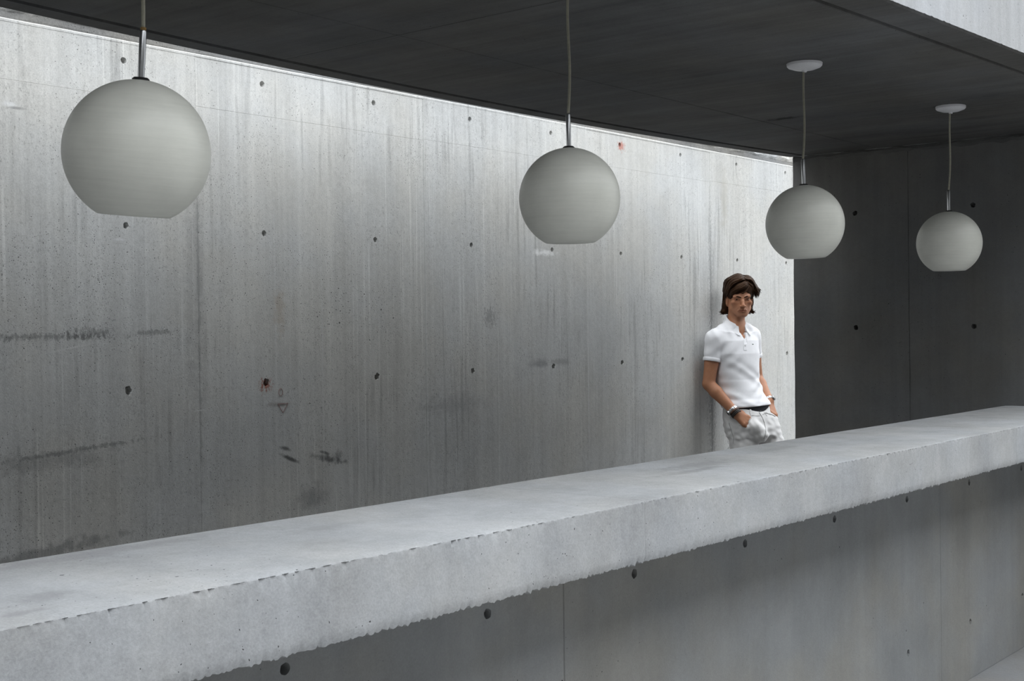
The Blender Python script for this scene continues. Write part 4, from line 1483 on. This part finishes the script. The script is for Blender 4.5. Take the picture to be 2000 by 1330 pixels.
if p is not None:
    zz = Vector(nn).to_track_quat('Z', 'Y').to_matrix()
    V = [p + np.array(zz @ Vector((.0055 * math.cos(a), .0055 * math.sin(a), h))) for h in (0, .0016) for a in np.linspace(0, 2 * math.pi, 12, endpoint=False)]
    F = [tuple(range(12))[::-1], tuple(range(12, 24))] + [(i, (i + 1) % 12, 12 + (i + 1) % 12, 12 + i) for i in range(12)]
    part('fly_button', V, F, M_STEEL, trousers, False)

# black elastic waistband of the underwear, showing between hem and trousers
V, F = [], []
nn_ = 48
z0_, z1_ = J(1460, 812, -.05)[2], J(1460, 786, -.05)[2]
for i in range(nn_):
    a = 2 * math.pi * i / nn_
    for z, px, py_ in ((z0_, 1461, -.041), (z1_, 1457, -.034)):
        c = J(px, 800, py_)
        ca_, sa_ = math.cos(a), math.sin(a)
        q = (abs(ca_) ** 2.3 + abs(sa_) ** 2.3) ** (-1 / 2.3)
        p = T3(c, .1475 * ca_ * q, .0985 * sa_ * q); p[2] = z
        V.append(p)
for i in range(nn_):
    j = (i + 1) % nn_
    F.append((i * 2, j * 2, j * 2 + 1, i * 2 + 1))
F.append(tuple(i * 2 for i in range(nn_))[::-1]); F.append(tuple(i * 2 + 1 for i in range(nn_)))
ub = part('underwear_band', V, F, M_DARK, bodyroot)
ub.location.z = DZ
ub['label'] = 'black elastic underwear waistband'


# ---------------- things on the wrists
def wrist_ring(name, el, wr, back, r, w, th, mat, parent, sq=1.0, lab=None):
    d = (wr - el) / np.linalg.norm(wr - el)
    c = wr - d * back
    u = np.cross(d, [0, 1, 0]); u /= np.linalg.norm(u); v = np.cross(d, u)
    V, F = [], []
    n = 36
    pr = [(r, -w), (r + th * .8, -w * .9), (r + th, 0), (r + th * .8, w * .9), (r, w)]
    for i in range(n):
        a = 2 * math.pi * i / n
        k = 1.0 + (.04 if (i % 2 and sq > 1) else 0)
        for rr, t in pr: V.append(c + (u * math.cos(a) + v * math.sin(a)) * rr * k + d * t)
    m = len(pr)
    for i in range(n):
        j = (i + 1) % n
        for k in range(m): F.append((i * m + k, j * m + k, j * m + (k + 1) % m, i * m + (k + 1) % m))
    o = link_mesh(name, V, F, mat, parent, sq <= 1)
    bm = bmesh.new(); bm.from_mesh(o.data); bmesh.ops.recalc_face_normals(bm, faces=bm.faces); bm.to_mesh(o.data); bm.free()
    if lab: o['label'] = lab
    return o, c, d, u, v


def watch(el, wr, back, outv, parent, r=.0262):
    o, c, d, u, v = wrist_ring('wristwatch', el, wr, back, r, .0085, .0032, M_STEEL, parent, 2, 'steel wristwatch on a metal band')
    outv = outv - d * (outv @ d); outv /= np.linalg.norm(outv)
    s = np.cross(d, outv)
    V, F = [], []
    n = 20
    for h, rad in ((.0, .0165), (.0075, .0165), (.0088, .0145)):
        for i in range(n):
            a = 2 * math.pi * i / n
            V.append(c + outv * (r + h) + (d * math.cos(a) + s * math.sin(a)) * rad)
    for b in range(2):
        for i in range(n): F.append((b * n + i, b * n + (i + 1) % n, (b + 1) * n + (i + 1) % n, (b + 1) * n + i))
    F.append(tuple(range(n))[::-1]); F.append(tuple(range(2 * n, 3 * n)))
    part('watch_case', V, F, M_STEEL, o, False)
    V = [c + outv * (r + h) + (d * math.cos(2 * math.pi * i / n) + s * math.sin(2 * math.pi * i / n)) * .0125 for h in (.0086, .0094) for i in range(n)]
    F = [tuple(range(n))[::-1], tuple(range(n, 2 * n))] + [(i, (i + 1) % n, n + (i + 1) % n, n + i) for i in range(n)]
    part('watch_dial', V, F, M_DIAL, o, False)


watch(el_r, wr_r, .026, np.array([-.75, -.25, -.5]), body)
wrist_ring('leather_bracelet', el_r, wr_r, .010, .0255, .0045, .0048, M_BRNL, body)
wrist_ring('leather_bracelet', el_r, wr_r, .000, .0265, .0050, .0052, M_LEATH, body)
wrist_ring('leather_bracelet', el_r, wr_r, -.008, .0275, .0040, .0045, M_LEATH, body)
watch(el_l, wr_l, .006, np.array([.9, -.3, .3]), body, .0255)

# ---------------- shoes
for an, yaw in ((an_r, F2), (an_l, F2)):
    f3 = np.array([yaw[0], yaw[1], 0]); 
    g = Field(np.arange(an[0] - .26, an[0] + .30, .006), np.arange(an[1] - .30, an[1] + .20, .006), np.arange(-1.462, -1.32, .005))
    fl = -ZC
    heel = np.array([an[0], an[1], fl]) - f3 * .035
    ball = np.array([an[0], an[1], fl]) + f3 * .125
    toe = ball + f3 * .055
    g.chain([heel + [0, 0, .045], ball + [0, 0, .038], toe + [0, 0, .030]], [.040, .043, .031], .02)
    g.cone(np.array([an[0], an[1], fl + .06]), np.array([an[0], an[1], fl + .10]), .044, .046, .03)
    g.cone(np.array([an[0], an[1], fl + .09]), ball + [0, 0, .045], .034, .03, .03)
    g.cut(lambda X, Y, Z: (fl + .016 - Z) * np.ones_like(X + Y))
    s = field_mesh(g, 'shoe', M_SHOE, bodyroot)
    s.location.z = DZ
    V, F = [], []
    n = 40
    sd = np.array([-f3[1], f3[0], 0])
    for z in (.0005, .018):
        for i in range(n):
            a = 2 * math.pi * i / n
            x = math.cos(a); y = math.sin(a)
            w = .043 + .006 * x - .01 * max(0, x - .6)
            V.append((heel + toe) / 2 + f3 * x * .150 + sd * y * w * (1 - .12 * abs(x) ** 3) + np.array([0, 0, z]))
    F = [tuple(range(n))[::-1], tuple(range(n, 2 * n))] + [(i, (i + 1) % n, n + (i + 1) % n, n + i) for i in range(n)]
    part('sole', V, F, M_SOLE, s, False)
